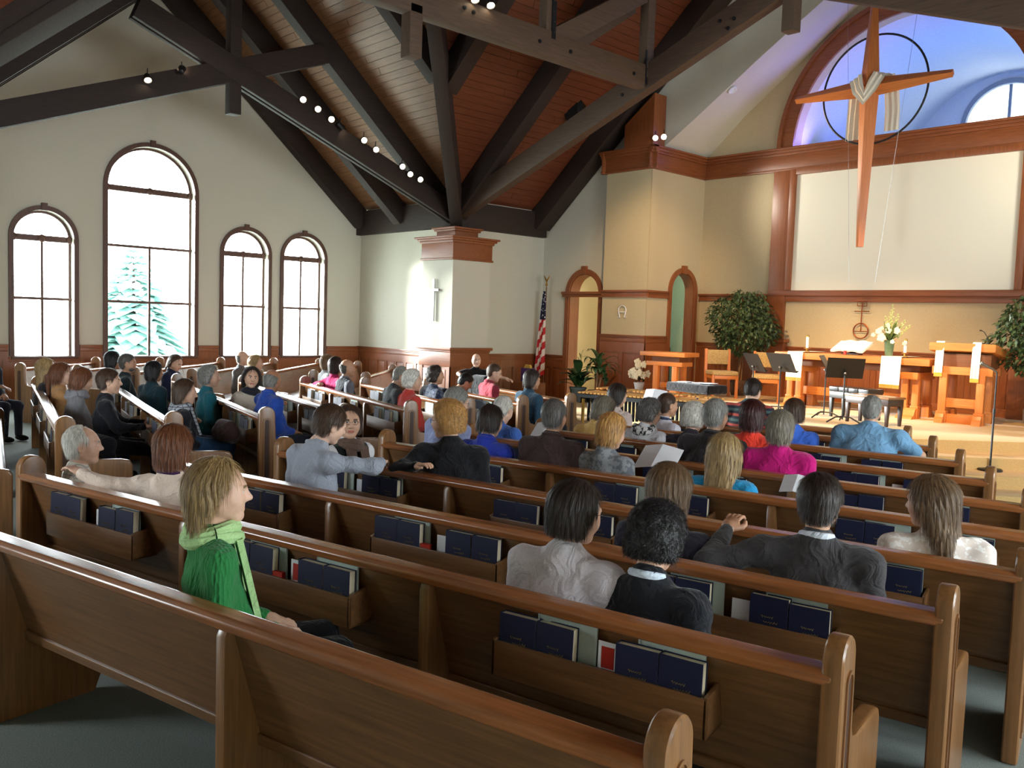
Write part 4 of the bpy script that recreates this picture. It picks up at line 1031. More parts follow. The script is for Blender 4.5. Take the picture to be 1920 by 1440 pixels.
    sk = cmat('skin', SK[skin]); lp = SK[skin]
    for m_ in (sk, cmat('skin', (int(lp[0]*.86), int(lp[1]*.6), int(lp[2]*.6))), EYEW, IRIS, cmat('hair', tuple(int(v*.7) for v in HC[hcol]))): me.materials.append(m_)
    o = link('person', me, None, None, base, a); tag(o, label, 'person', group)
    # shirt, trousers, shoes
    V, F = sdf(torso+arms_p, hb, .055, .005)
    link('shirt', npmesh('shirt', V, F), cmat(topkind, top) if topkind != 'plain' else cmat('cloth', top), o)
    leg = [((-.08, ho+.02, .54), (.08, ho+.02, .54), .125*gi, .125*gi)]
    for s in (-1, 1): leg += [((s*.09, ho+.05, .535), (s*.11, ho+.47, .50), .088*ga, .066), ((s*.11, ho+.47, .50), (s*.12, ho+.46, .09), .062, .05)]
    V, F = sdf(leg, max(hb, .024), .04); link('trousers', npmesh('trousers', V, F), cmat('cloth', pants), o)
    for s in (-1, 1): MB().ball((s*.12, ho+.52, .045), .05, 8, (.9, 2.3, .85)).build('shoe', M['dark'], o, smooth=True)
    # hair
    Mh = Matrix.Translation(Vector(hp)+Vector(piv)) @ HR.to_4x4() @ Matrix.Translation(-Vector(piv)) @ Matrix.Scale(hs, 4)
    if hair:
        hm_ = hair_mesh(hair, lod); hm_ = hm_ if not len(hm_.materials) else hm_.copy()
        hm_.materials.clear(); hm_.materials.append(cmat('hair', HC[hcol])); ho = link('hair', hm_, None, o); ho.matrix_local = Mh
    for ex in extras:
        kind = ex[0]; mb = MB()
        if kind == 'glasses':
            for s in (-1, 1):
                mb.tube([(s*(.032+.021*math.cos(t_)), .101-.006*abs(math.cos(t_)), .006+.015*math.sin(t_)) for t_ in np.linspace(0, 2*math.pi, 17)], .0016, 5)
                mb.tube([(s*.053, .095, .01), (s*.076, .05, .012), (s*.082, -.01, .006)], .0015, 5)
            mb.tube([(-.011, .104, .01), (.011, .104, .01)], .0015, 5)
            e = mb.build('glasses', GLASSES, o, smooth=True); e.matrix_local = Mh
        elif kind == 'collar':
            mb.tube([(nb[0]+.062*math.cos(t_), nb[1]+.006+.06*math.sin(t_), nb[2]+.008-.012*math.sin(t_)) for t_ in np.linspace(0, 2*math.pi, 25)], .017, 8, False)
            mb.build('collar', cmat('cloth', ex[1]), o, smooth=True)
        elif kind == 'scarf':
            for k_, (rr_, dz) in enumerate(((.085, .0), (.098, -.03))):
                mb.tube([(nb[0]+rr_*math.cos(t_), nb[1]+.01+rr_*math.sin(t_), nb[2]+dz+.012*math.sin(2*t_+k_)) for t_ in np.linspace(0, 2*math.pi, 29)], .03, 8, False)
            if len(ex) > 3:
                for s in (-1, 1): mb.beam((nb[0]+s*.06, nb[1]+.1, nb[2]-.03), (nb[0]+s*.07, nb[1]+.19, nb[2]-ex[3]), .085, .025, (0, 1, .3))
            mb.build('scarf', cmat(ex[1], ex[2]), o, smooth=True)
        elif kind == 'vest':
            V, F = sdf([(t[0], t[1], t[2]+.012, t[3]+.012) for t in torso[:4]]+[(t[0], tuple(np.array(t[0])*.25+np.array(t[1])*.75), t[2]+.01, t[3]+.012) for t in torso[4:6]], hb, .055)
            link('vest', npmesh('vest', V, F), cmat('cloth', ex[1]), o)
        elif kind == 'beard':
            V, F = sdf([((-.035, .045, -.07), (.035, .045, -.07), .036, .036), ((0, .06, -.085), (0, .062, -.1), .033, .028)], .012, .02); e = link('beard', npmesh('beard', V, F), cmat('hair', HC[hcol]), o); e.matrix_local = Mh
        elif kind == 'earring':
            for s in (-1, 1): mb.ball((s*.082, -.006, -.042), .005, 6)
            e = mb.build('earring', M['steel'], o, smooth=True); e.matrix_local = Mh
    return o
# name order: label, x, y, z(head), body facing, head facing, hair, hair colour, top colour ...
person('woman in a green cable-knit sweater and pale green scarf, smiling to the right', -3.33, 1.52, 1.2, -16, -24, 'longw', 'bln', (44, 124, 66), 'p', 0, .93, .19, .94, topkind='knit', lean=(.02, .0), pants=(22, 22, 26), extras=(('scarf', 'cloth', (176, 214, 150), .42),), arms='lap', hs=1.02)
person('woman in a cream cardigan with her left arm along the pew back', -5.03, 2.02, 1.12, 20, 40, 'bob', 'red', (226, 206, 190), 'f', 0, .94, .185, armL=((-.40, -.12, .87), (-.62, -.13, .93)), extras=(('collar', (60, 34, 74)),))
person('white-haired old man in a pale plaid shirt at the pew end', -6.05, 1.82, 1.02, -10, -22, 'recede', 'wht', ((206, 202, 188), (160, 158, 150)), 'o', 0, 1.02, .2, topkind='plaid')
person('man in a grey shirt leaning forward with an arm on the pew rail', -5.03, 3.0, 1.22, 0, -8, 'short', 'brn', (150, 156, 168), 'p', 0, 1.02, .2, pitch=18, tilt=8, armR=((.34, .42, .95), (.12, .62, .93)), lean=(.03, .22), extras=(('collar', (150, 156, 168)),))
person('woman with glasses and a brown scarf turning round to face the camera', -5.72, 3.66, 1.1, -80, -113, 'pixie', 'brn', (232, 232, 236), 'f', 0, .95, .18, pitch=-4, extras=(('glasses',), ('vest', (30, 34, 34)), ('scarf', 'cloth', (104, 84, 74), .3)))
person('blond woman with glasses in a black top resting on the pew back', -4.72, 3.85, 1.22, 40, 112, 'puff', 'gbl', (24, 24, 28), 'f', 0, .95, .2, 1.08, pitch=6, armL=((-.36, -.1, .86), (-.2, -.2, .92)), extras=(('glasses',), ('earring',)))
person('grey-haired man in a lavender shirt bending forward', -6.0, 4.89, 1.2, 0, -12, 'short', 'gry', (148, 158, 196), 'o', 1, 1.02, .21, 1.1, pitch=14, lean=(0, .15), extras=(('glasses',), ('collar', (148, 158, 196))))
person('brown-haired woman with glasses in a royal blue fleece', -5.27, 4.68, 1.11, 10, 12, 'pixie', 'dbr', (40, 58, 164), 'f', 1, .95, .2, 1.08, pitch=10, extras=(('glasses',), ('collar', (40, 58, 164))))
person('white-haired person in a mid blue shirt holding a sheet of paper', -6.05, 5.5, 1.11, 12, 12, 'recede', 'wht', (60, 96, 168), 'o', 1, 1.0, .205, 1.08, pitch=26, arms='book', lean=(0, .1))
person('dark-haired man in a dark brown jacket', -4.67, 4.82, 1.2, 14, 18, 'short', 'dgr', (62, 46, 44), 'm', 1, 1.02, .215, 1.12, extras=(('collar', (58, 42, 40)),))
person('woman with a ginger-blond bob in a grey flecked cardigan reading music', -4.2, 4.92, 1.14, 4, 0, 'bob', 'gbl', ((112, 118, 126), (150, 154, 158)), 'f', 1, .94, .18, topkind='print', pitch=14, arms='book')
person('woman with long straight blond hair in a turquoise top', -3.33, 5.12, 1.07, 14, 16, 'long', 'bln', (36, 140, 190), 'p', 1, .93, .18, pitch=8, arms='book', hs=1.05)
person('grey-haired person in a yellow shirt looking down', -5.63, 6.44, 1.1, 0, -14, 'bob', 'agr', (226, 186, 112), 'f', 1, .94, .19, 1.05, pitch=24, lean=(0, .12))
person('curly grey-haired woman with red glasses in a pale grey jacket', -5.14, 6.55, 1.11, 6, -16, 'curly', 'dgr', (198, 196, 200), 'f', 1, .94, .185, pitch=16, extras=(('glasses',), ('scarf', 'print', ((26, 26, 28), (190, 188, 184)))))
person('boy with short brown hair in a white sleeveless shirt', -5.52, 7.38, 1.1, -14, -22, 'crew', 'brn', (208, 206, 216), 'm', 1, .95, .17, .85, sleeve=.1, extras=(('collar', (60, 66, 92)),))
person('brown-haired woman holding up a white song sheet', -6.42, 7.62, 1.12, 0, -6, 'bob', 'dbr', (214, 196, 188), 'f', 1, .94, .175, pitch=10, arms='book')
person('white-haired woman in a dark coat between the boy and the grey-haired man', -4.69, 6.66, 1.1, 12, 6, 'puff', 'wht', (42, 36, 44), 'o', 1, .95, .18, pitch=10)
person('grey-haired man in a black jacket', -3.94, 5.9, 1.23, 10, 4, 'short', 'gry', (46, 40, 42), 'm', 1, 1.03, .22, 1.14, extras=(('collar', (40, 36, 38)),))
person('woman with dark red hair in a bright red-orange top', -4.14, 6.78, 1.16, 14, 14, 'bob', 'drd', (224, 62, 44), 'f', 1, .94, .185, hs=1.06)
person('woman with a grey-blond bob in a magenta top', -3.43, 6.02, 1.18, 14, 12, 'bob', 'agr', (186, 20, 112), 'f', 1, .94, .21, 1.16, extras=(('collar', (170, 16, 102)),))
person('brown-haired person in a bright blue shirt behind the magenta top', -4.25, 7.7, 1.14, 14, 20, 'pixie', 'brn', (64, 110, 212), 'f', 1, .95, .18)
person('dark-haired young man in a striped rugby shirt', -5.2, 8.45, 1.27, 12, 12, 'short', 'dbr', ((34, 40, 52), (70, 96, 96), (34, 40, 52), (170, 70, 60)), 'p', 1, 1.02, .22, 1.12, topkind='stripe', pitch=24, lean=(0, .12))
person('broad grey-haired man in a pale blue polo shirt', -3.56, 7.83, 1.23, 14, 14, 'crew', 'gry', (112, 156, 190), 'm', 1, 1.06, .25, 1.45, sleeve=.5, armR=((.42, .1, .84), (.34, .3, .8)), extras=(('collar', (112, 156, 190)),))
person('brown-haired woman with glasses in a white long-sleeved top', -2.41, 2.61, 1.15, 10, -6, 'pixie', 'dbr', (222, 218, 228), 'f', 0, .95, .205, 1.16, pitch=8, extras=(('glasses',),), hs=1.02)
person('black-haired woman in a black sweater with a white shirt collar', -2.05, 2.69, 1.11, 12, 12, 'puff', 'blk', (26, 28, 34), 'f', 0, .94, .19, 1.05, pitch=16, extras=(('collar', (206, 220, 234)),))
person('woman with a brown bob in a navy jacket', -2.54, 3.45, 1.12, 6, 20, 'fbob', 'lbr', (40, 40, 52), 'f', 0, .94, .2, 1.12, pitch=6)
person('dark-haired man in a charcoal pullover with his arm on the pew back', -1.85, 3.61, 1.17, 22, 18, 'short', 'dbr', (60, 58, 60), 'm', 0, 1.04, .215, 1.12, armL=((-.46, -.06, .86), (-.42, .16, .97)), extras=(('collar', (206, 214, 226)),))
person('woman with long brown hair in a white lace top looking left', -1.70, 4.54, 1.09, 34, 84, 'long', 'lbr', ((244, 242, 238), (222, 210, 200)), 'p', 0, .94, .2, 1.12, topkind='print', pitch=6, hs=1.03)
# left of the centre aisle
person('man with glasses in a loose royal blue shirt turning to his neighbour', -8.79, 4.59, 1.19, -6, 30, 'bald', 'gry', (36, 72, 160), 'd', 1, 1.02, .23, 1.2, pitch=14, armL=((-.36, .1, .86), (-.5, .3, .88)), extras=(('glasses',), ('collar', (36, 72, 160))))
person('smiling woman with long dark hair in a beige top, turned to the camera', -10.0, 4.95, 1.12, -80, -108, 'longw', 'dbr', (190, 180, 166), 'f', 1, .93, .175, tilt=-6, extras=(('scarf', 'cloth', (34, 36, 44)),))
person('grey-haired woman in a teal jacket', -10.06, 4.45, 1.14, -12, -22, 'curly', 'gry', (28, 98, 112), 'o', 1, .94, .18)
person('woman in a dark coat with a grey plaid scarf and a bag on her lap', -8.98, 3.69, 1.07, -12, -20, 'bob', 'brn', (32, 34, 42), 'f', 1, .94, .19, 1.05, pitch=8, pants=(44, 72, 104), armL=((-.3, .1, .8), (-.48, .22, .74)), extras=(('scarf', 'plaid', ((170, 176, 184), (60, 66, 78)), .3),))
person('short-haired young person in a black sweater at the aisle end', -9.15, 3.0, 1.18, -20, -24, 'short', 'brn', (26, 27, 34), 'f', 1, .96, .19, pants=(30, 32, 40), arms='fwd')
person('strawberry-blond person in a grey hooded sweatshirt', -10.15, 3.02, 1.13, -12, 10, 'bob', 'red', (134, 134, 138), 'f', 1, .94, .185, pitch=16, extras=(('scarf', 'cloth', (140, 140, 146)),))
person('red-haired girl with a long ponytail in a tan top', -11.12, 3.12, 1.12, -12, -30, 'pony', 'red', (186, 140, 92), 'p', 1, .93, .165, .9)
person('woman with long pale blond hair in a dark top', -11.95, 3.17, 1.13, -12, -10, 'long', 'bln', (36, 34, 38), 'p', 2, .93, .17)
person('bearded man with short dark hair in a dark green jacket', -12.25, 4.26, 1.17, -20, -34, 'short', 'dgr', (32, 48, 52), 'm', 2, 1.05, .21, 1.08, extras=(('beard',),))
person('dark-haired woman seen from behind in a dark teal sweater', -11.11, 4.19, 1.13, 10, 20, 'bob', 'blk', (26, 56, 66), 'm', 2, .94, .2, 1.12)
person('black-haired person half hidden behind the bearded man', -13.3, 4.42, 1.15, -20, 20, 'bob', 'blk', (30, 32, 36), 'm', 2, .94, .18)
person('woman in a pink sweater with her arm over the pew back', -11.22, 6.9, 1.17, -6, 20, 'bob', 'dbr', (206, 36, 106), 'f', 2, .94, .18, armL=((-.3, -.16, .86), (-.1, -.2, .9)))
person('woman with light brown hair in a grey top near the far pews', -12.8, 7.7, 1.12, -12, 0, 'bob', 'lbr', (176, 178, 180), 'f', 2, .94, .18)
person('balding man in a black vest over grey sleeves', -10.78, 6.81, 1.17, -14, -30, 'bald', 'dgr', (122, 124, 134), 'm', 2, 1.02, .205, 1.05, extras=(('vest', (28, 32, 40)),))
person('grey-haired older man in a dark suede jacket, head bowed', -9.03, 6.44, 1.2, -20, -36, 'recede', 'gry', (66, 70, 74), 'o', 2, 1.02, .215, 1.1, pitch=24, lean=(0, .1))
person('white-haired woman in a red jacket', -8.6, 6.35, 1.16, -12, -22, 'curly', 'wht', (190, 60, 52), 'o', 2, .94, .195, 1.1, pitch=6)
person('woman with short dark curly hair in a patterned blue top', -9.47, 7.4, 1.14, -14, -20, 'curly', 'dbr', ((40, 50, 80), (90, 96, 110)), 'm', 2, .94, .18, topkind='print')
person('dark-haired man in black bowing forward', -9.9, 8.2, 1.04, -14, -30, 'short', 'blk', (30, 28, 32), 'm', 2, 1.02, .2, pitch=34, lean=(0, .2))
person('man with short fair hair and glasses in a dusty pink shirt', -9.31, 8.28, 1.19, -20, -40, 'crew', 'brn', (168, 62, 76), 'p', 2, 1.03, .215, 1.1, pitch=16, extras=(('glasses',), ('collar', (168, 62, 76))))
person('woman with a dark bob in a denim-blue shirt', -8.3, 8.1, 1.15, -12, -12, 'bob', 'dbr', (48, 78, 100), 'm', 2, .94, .215, 1.2, pitch=6)
person('bald man in a black shirt facing the camera with his arms along the pew', -12.3, 10.55, 1.17, -115, -120, None, 'dbr', (26, 24, 26), 'p', 1, 1.04, .21, 1.08, sleeve=.5, armL=((-.34, .14, .9), (-.5, .3, .86)), armR=((.34, .05, .92), (.34, .34, .88)))
# angled pews below the windows
person('girl with long brown hair in a navy top looking down', -14.16, 5.64, 1.08, -50, -60, 'longw', 'brn', (28, 36, 66), 'f', 2, .93, .17, pitch=24)
person('balding older man among the far angled pews', -14.27, 6.89, 1.12, -45, -40, 'bald', 'gry', (120, 120, 124), 'p', 2, 1.02, .2)
person('woman with curly blond hair in a dark green jacket', -13.4, 6.71, 1.08, -45, -30, 'curly', 'bln', (50, 58, 48), 'f', 2, .94, .185)
person('person in dark jeans at the left edge with crossed legs', -14.05, 2.95, 1.2, -60, -60, 'short', 'dbr', (40, 44, 54), 'm', 2, 1.0, .2, pants=(52, 60, 80), armR=((.2, .16, .84), (.12, .4, .78)))
# ================================================================ chancel furniture and other things
def T_(x, y, z=0, rz=0): return Matrix.Translation((x, y, z)) @ Matrix.Rotation(R(rz), 4, 'Z')
# hanging cross with ring and drape
cx = empty('hanging_cross', (-6.88, 14.29, 3.36), 0, 'large faceted wooden cross hanging in front of the arched window', 'cross')
def star(mb, pts, ridge, d):   # faceted arm: outline points round a central ridge line
    n = len(pts); mb.add([(x, 0, z) for x, z in pts]+[(x, -d, z) for x, z in ridge]+[(x, d, z) for x, z in ridge], [])
Z0 = 2.62; w = .15
def arm(nm, a, b, c, tip):     # four-facet tapering arm from the centre to a tip
    mb = MB(); A = Vector(a); B_ = Vector(b); T = Vector(tip); cen = (A+B_)/2; f = cen+Vector((0, -.13, 0)); k = cen+Vector((0, .1, 0))
    e = .38; t = [T+(A-cen)*e, T+(B_-cen)*e, T+Vector((0, -.13*e-.012, 0)), T+Vector((0, .1*e+.01, 0))]
    V = [A, B_, f, k]+t
    mb.add(V, [(0, 2, 6, 4), (2, 1, 5, 6), (1, 3, 7, 5), (3, 0, 4, 7), (4, 6, 5, 7), (0, 3, 1, 2)])
    return mb.build(nm, M['cross_z' if abs(T.z-Z0) > 1 else 'cross'], cx)
arm('upright_top', (-.17, 0, Z0), (.17, 0, Z0), 0, (0, 0, 3.95)); arm('upright_bottom', (.17, 0, Z0), (-.17, 0, Z0), 0, (0, 0, 0))
arm('left_arm', (0, 0, Z0-.16), (0, 0, Z0+.16), 0, (-1.32, 0, Z0)); arm('right_arm', (0, 0, Z0+.16), (0, 0, Z0-.16), 0, (1.32, 0, Z0))
MB().tube([(.89*math.cos(t), .16, Z0+.89*math.sin(t)) for t in np.linspace(0, 2*math.pi, 65)], .018, 8, False).build('ring', M['black'], cx, smooth=True)
mb = MB()
for a, b in (((-.55, .1, 4.6), (-.2, .1, -.6)), ((.75, .1, 4.6), (.25, .1, -.6))): mb.tube([a, b], .003, 4)
mb.build('wire', M['steel'], cx)
dr = cloth('white_drape', lin(236, 226, 208), .85, 200, .92, .3, 12)
def ribbon(mb, path, wid, axis, th=.006):
    P = [Vector(p) for p in path]; n = len(P); k = 9; V = []
    for i, p in enumerate(P):
        ax = Vector(axis[i] if isinstance(axis, list) else axis)
        t = (P[min(i+1, n-1)]-P[max(i-1, 0)]).normalized(); nn = t.cross(ax).normalized()
        for j in range(k):
            s = (j/(k-1)-.5); V.append(p+ax*wid*s+nn*.014*math.sin(j*2.1+i*.2))
    mb.add(V, [(i*k+j, i*k+j+1, (i+1)*k+j+1, (i+1)*k+j) for i in range(n-1) for j in range(k-1)])
mb = MB(); ribbon(mb, [(-.32, .14, Z0-.8), (-.32, .15, Z0-.4), (-.30, .15, Z0), (-.26, .06, Z0+.2), (-.2, -.1, Z0+.17), (-.12, -.17, Z0-.02), (0, -.19, Z0-.2), (.12, -.17, Z0-.02), (.2, -.1, Z0+.17), (.26, .06, Z0+.2), (.3, .15, Z0), (.34, .15, Z0-.4), (.34, .14, Z0-.72)], .24, [(1, 0, 0)]*3+[(1, .2, 0), (.8, 0, .5), (.7, 0, .7), (.1, 0, 1), (-.7, 0, .7)] and [(1, 0, 0), (1, 0, 0), (1, 0, 0), (.95, 0, .2), (.8, 0, .55), (.6, 0, .8), (0, 0, 1), (-.6, 0, .8), (-.8, 0, .55), (-.95, 0, .2), (-1, 0, 0), (-1, 0, 0), (-1, 0, 0)])
o = mb.build('white_drape', dr, None, (-6.88, 14.29, 3.36), smooth=True); tag(o, 'sheer white cloth draped over the arms of the hanging cross', 'cloth')

# altar table
tb = empty('altar_table', (-6.78, 14.25, .6), 0, 'long oak altar table with trestle legs', 'table')
mb = MB(); mb.box(-1.33, 1.33, -.38, .42, .84, .95); mb.build('table_top', M['altar'], tb, bevel=.012)
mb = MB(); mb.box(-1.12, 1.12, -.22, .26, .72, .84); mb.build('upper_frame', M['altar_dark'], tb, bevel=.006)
for s in (-1, 1):
    mb = MB(); mb.box(s*1.0-.14, s*1.0+.14, -.32, .36, .62, .73); mb.build('cross_beam', M['altar'], tb, bevel=.01)
    for dy in (-.2, .24):
        for dx in (-.085, .085):
            mb = MB(); x = s*1.0+dx; mb.box(x-.05, x+.05, dy-.05, dy+.05, .2, .62); mb.box(x-.062, x+.062, dy-.062, dy+.062, .17, .2); mb.box(x-.06, x+.06, dy-.06, dy+.06, 0, .17); mb.build('leg', M['altar_z'], tb, bevel=.006)
    for q in (-1, 1):
        mb = MB(); mb.prism([(0, 0), (.16, 0), (.14, .03), (.07, .06), (.03, .14), (0, .17)], lambda p: (s*1.0-.13, .02+q*(.3+p[0]), p[1]), lambda p: (s*1.0+.13, .02+q*(.3+p[0]), p[1])); mb.build('foot', M['altar_z'], tb)
mb = MB(); mb.box(-.98, .98, -.02, .06, .22, .36); mb.build('stretcher', M['altar'], tb, bevel=.006)
def hanging(name, label, x0, x1, z1, z0, y, top, fringe=.06, body='runner'):
    e = empty(name, ((x0+x1)/2, y, z1), 0, label, 'cloth'); w = (x1-x0)/2; n = 8; mb = MB()
    V = []
    prof = [(top, .012), (0, .012), (-.006, 0)]+[(-.008-.004*i, -(z1-z0-fringe)*i/6) for i in range(1, 7)]
    for j, (yy, zz) in enumerate(prof):
        for i in range(n+1): V.append((-w+2*w*i/n, yy-.008*math.sin(i*1.9)*max(0, j-2)/6, zz))
    mb.add(V, [(j*(n+1)+i, j*(n+1)+i+1, (j+1)*(n+1)+i+1, (j+1)*(n+1)+i) for j in range(len(prof)-1) for i in range(n)]); mb.build('runner_cloth', M['runner'], e, smooth=True)
    mb = MB(); zb = -(z1-z0-fringe)
    for i in range(26):
        x = -w+2*w*(i+.5)/26; mb.tube([(x, -.034, zb), (x+.002, -.036, zb-fringe)], .004, 4)
    f_ = mb.build('fringe', M['goldfringe'], e); f_['kind'] = 'stuff'
hanging('altar_runner', 'white gold-fringed runner hanging at the left end of the altar table', -7.85, -7.56, 1.555, 1.06, 13.865, .8)
hanging('altar_runner', 'white gold-fringed runner hanging at the right end of the altar table', -6.2, -5.88, 1.555, 1.06, 13.865, .8)
def candle(x, y, z, label, lit):
    e = empty('candlestick', (x, y, z), 0, label, 'candle', 'altar candles')
    mb = MB(); mb.lathe([(.05, 0), (.05, .01), (.02, .02), (.014, .05), (.05, .06), (.055, .07), (.02, .07)], 16); mb.build('holder', M['brass'], e, smooth=True)
    mb = MB(); mb.lathe([(.024, .07), (.024, .27), (.012, .275)], 14); mb.build('wax', M['card'], e, smooth=True)
    mb = MB(); mb.lathe([(.026, .262), (.026, .285), (.01, .295)], 12); mb.build('follower', M['brass'], e, smooth=True)
candle(-7.62, 14.1, 1.56, 'white candle on a brass holder at the left end of the altar table', 1); candle(-5.93, 14.1, 1.56, 'white candle on a brass holder at the right end of the altar table', 1)
# open bible on its stand
bb = empty('open_bible', (-6.82, 14.1, 1.56), -12, 'large open book on a stand in the middle of the altar table', 'book')
bb.rotation_euler = (0, 0, R(-8))
mb = MB(); mb.box(-.16, .16, -.05, .08, 0, .02); mb.beam((0, .05, .01), (0, .02, .1), .1, .03); mb.build('stand', M['pew_dark'], bb)
for s in (-1, 1):
    mb = MB(); n = 8; V = []
    for i in range(n+1):
        x = s*.3*i/n; b = .02*math.sin(math.pi*min(1, i/n*1.3))
        for yy, zz in ((-.14, .06), (.16, .22)): V += [(x, yy-.02, zz+b+.02*0), (x, yy, zz+b-.03)]
    F = []
    for i in range(n):
        a = 4*i; c = 4*(i+1); F += [(a, a+2, c+2, c), (a+1, c+1, c+3, a+3), (a, c, c+1, a+1), (a+2, a+3, c+3, c+2)]
    F += [(0, 1, 3, 2), (4*n, 4*n+2, 4*n+3, 4*n+1)]
    mb.add(V, F); mb.build('page_block', M['pages_w'], bb, smooth=True, ang=50)
mb = MB(); mb.box(-.02, .02, -.19, -.16, -.0, .06); mb.build('ribbon', M['red'], bb)
# flowers
def flowers(label, loc, spikes, blooms, nm='flower_vase'):
    e = empty(nm, loc, 0, label, 'flowers')
    mb = MB(); mb.lathe([(.055, 0), (.06, .02), (.075, .2), (.085, .26), (.08, .26), (.07, .2), (.05, .02)], 18); mb.build('vase', M['vase'], e, smooth=True)
    mb = MB(); r_ = random.Random(4)
    for i in range(46):
        a = r_.uniform(0, 6.28); l_ = r_.uniform(.12, .4); d = Vector((math.cos(a)*r_.uniform(.3, 1), math.sin(a)*.6, r_.uniform(.5, 1.6))).normalized()*l_; p = Vector((0, 0, .24)); s = d.cross(Vector((0, 0, 1))).normalized()*.025
        mb.add([p, p+d*.6+s, p+d, p+d*.6-s], [(0, 1, 2, 3)])
    q = mb.build('greenery', M['leaf_light'], e); q['kind'] = 'stuff'
    for x, y, h in spikes:
        mb = MB(); mb.tube([(0, 0, .2), (x*.5, y*.5, .2+h*.5), (x, y, h)], .004, 5)
        for i in range(16): t = .35+.65*i/16; mb.ball((x*t+.02*math.cos(i*2.4), y*t+.02*math.sin(i*2.4), .2+(h-.2)*t), .02*(1.15-t*.6), 4)
        mb.build('flower_spike', M['bloom_green'], e, smooth=True)
    for x, y, z, r in blooms:
        mb = MB()
        for i in range(14):
            a = i*2.4; rr_ = r*math.sqrt(i/14); mb.ball((x+rr_*math.cos(a), y-.5*abs(rr_*.3), z+rr_*math.sin(a)), r*.42, 5, (1, .7, 1))
        mb.build('bloom', M['bloom'], e, smooth=True)
flowers('glass vase of white roses and tall green flower spikes on the altar table', (-6.2, 14.12, 1.56), [(.02, 0, .85), (.12, 0, .7), (-.1, .02, .66), (.24, 0, .6), (.32, .02, .52), (-.03, .03, .72)], [(-.16, -.06, .4, .045), (-.09, -.1, .3, .06), (.02, -.1, .42, .045), (.14, -.08, .42, .05), (-.26, -.03, .34, .03), (.1, -.12, .24, .03), (-.02, -.06, .5, .035), (.26, -.04, .22, .03), (-.13, -.02, .45, .03)])
# bronze wall emblem: cross over an orb
mb = MB(); q = .008
mb.tube([(.14*math.cos(t), 0, .14+.14*math.sin(t)) for t in np.linspace(0, 6.2832, 33)], .012, 6, False)
mb.tube([(-.12, 0, .13), (.12, 0, .13)], .008, 6); mb.tube([(0, 0, .13), (0, 0, .68)], .011, 6); mb.tube([(-.14, 0, .5), (.14, 0, .5)], .009, 6)
mb.tube([(-.09, 0, .6), (-.09, 0, .68), (.09, 0, .68), (.09, 0, .6), (-.09, 0, .6)], .008, 6); mb.tube([(-.04, 0, .64), (.04, 0, .64)], .006, 6)
tag(mb.build('wall_emblem', metal('copper', lin(150, 84, 54), .45), None, (-7.46, 15.74, 1.82), smooth=True), 'thin copper cross-and-orb emblem on the wall above the altar table', 'emblem')
# lectern
lc = empty('lectern', (-5.0, 14.2, .6), 0, 'oak lectern with slanted top and two narrow white banners', 'lectern'); lc.rotation_euler = (0, 0, R(6))
mb = MB(); mb.hexa([(-.5, -.3, 1.1), (.42, -.3, 1.1), (.5, .34, .98), (-.42, .34, .98), (-.5, -.3, 1.22), (.42, -.3, 1.22), (.5, .34, 1.1), (-.42, .34, 1.1)]); mb.build('lectern_top', M['altar'], lc, bevel=.01)
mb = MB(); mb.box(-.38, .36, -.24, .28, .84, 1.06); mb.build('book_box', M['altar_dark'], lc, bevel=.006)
mb = MB(); mb.box(-.44, .4, -.28, -.18, .74, .86); mb.box(-.44, .4, .2, .3, .74, .86); mb.build('cross_beam', M['altar'], lc, bevel=.008)
for x in (-.27, .25):
    for y in (-.24, .25):
        mb = MB(); mb.box(x-.055, x+.055, y-.055, y+.055, .17, .76); mb.box(x-.07, x+.07, y-.07, y+.07, .15, .18); mb.box(x-.075, x+.075, y-.075, y+.075, 0, .15); mb.build('post', M['altar_z'], lc, bevel=.006)
    mb = MB(); mb.prism([(0, 0), (.14, 0), (.13, .06), (.09, .09), (.07, .14), (0, .15)], lambda p: (x-.06, -.3-p[0], p[1]), lambda p: (x+.06, -.3-p[0], p[1])); mb.build('foot', M['altar_z'], lc, bevel=.004)
mb = MB(); mb.box(-.22, .2, -.26, -.22, .24, .38); mb.build('stretcher', M['altar'], lc, bevel=.005)
mb = MB(); mb.box(-.22, .2, -.27, -.22, 0, .14); mb.build('base_rail', M['altar'], lc, bevel=.005)
hanging('lectern_banner', 'narrow white gold-fringed banner on the left of the lectern', -5.37, -5.25, 1.83, 1.3, 13.885, .3)
hanging('lectern_banner', 'narrow white gold-fringed banner on the right of the lectern', -4.86, -4.74, 1.83, 1.24, 13.925, .3)
mb = MB(); mb.lathe([(.03, 0), (.03, .02), (.01, .02)], 12); mb.tube([(0, 0, .02), (0, 0, .1), (-.02, 0, .2), (-.06, -.02, .27), (-.09, -.03, .29)], .006, 6); mb.tube([(-.09, -.03, .29), (-.12, -.04, .295)], .012, 8)
tag(mb.build('gooseneck_microphone', M['black'], None, (-4.78, 14.3, 1.73), smooth=True), 'slim gooseneck microphone on top of the lectern', 'microphone')
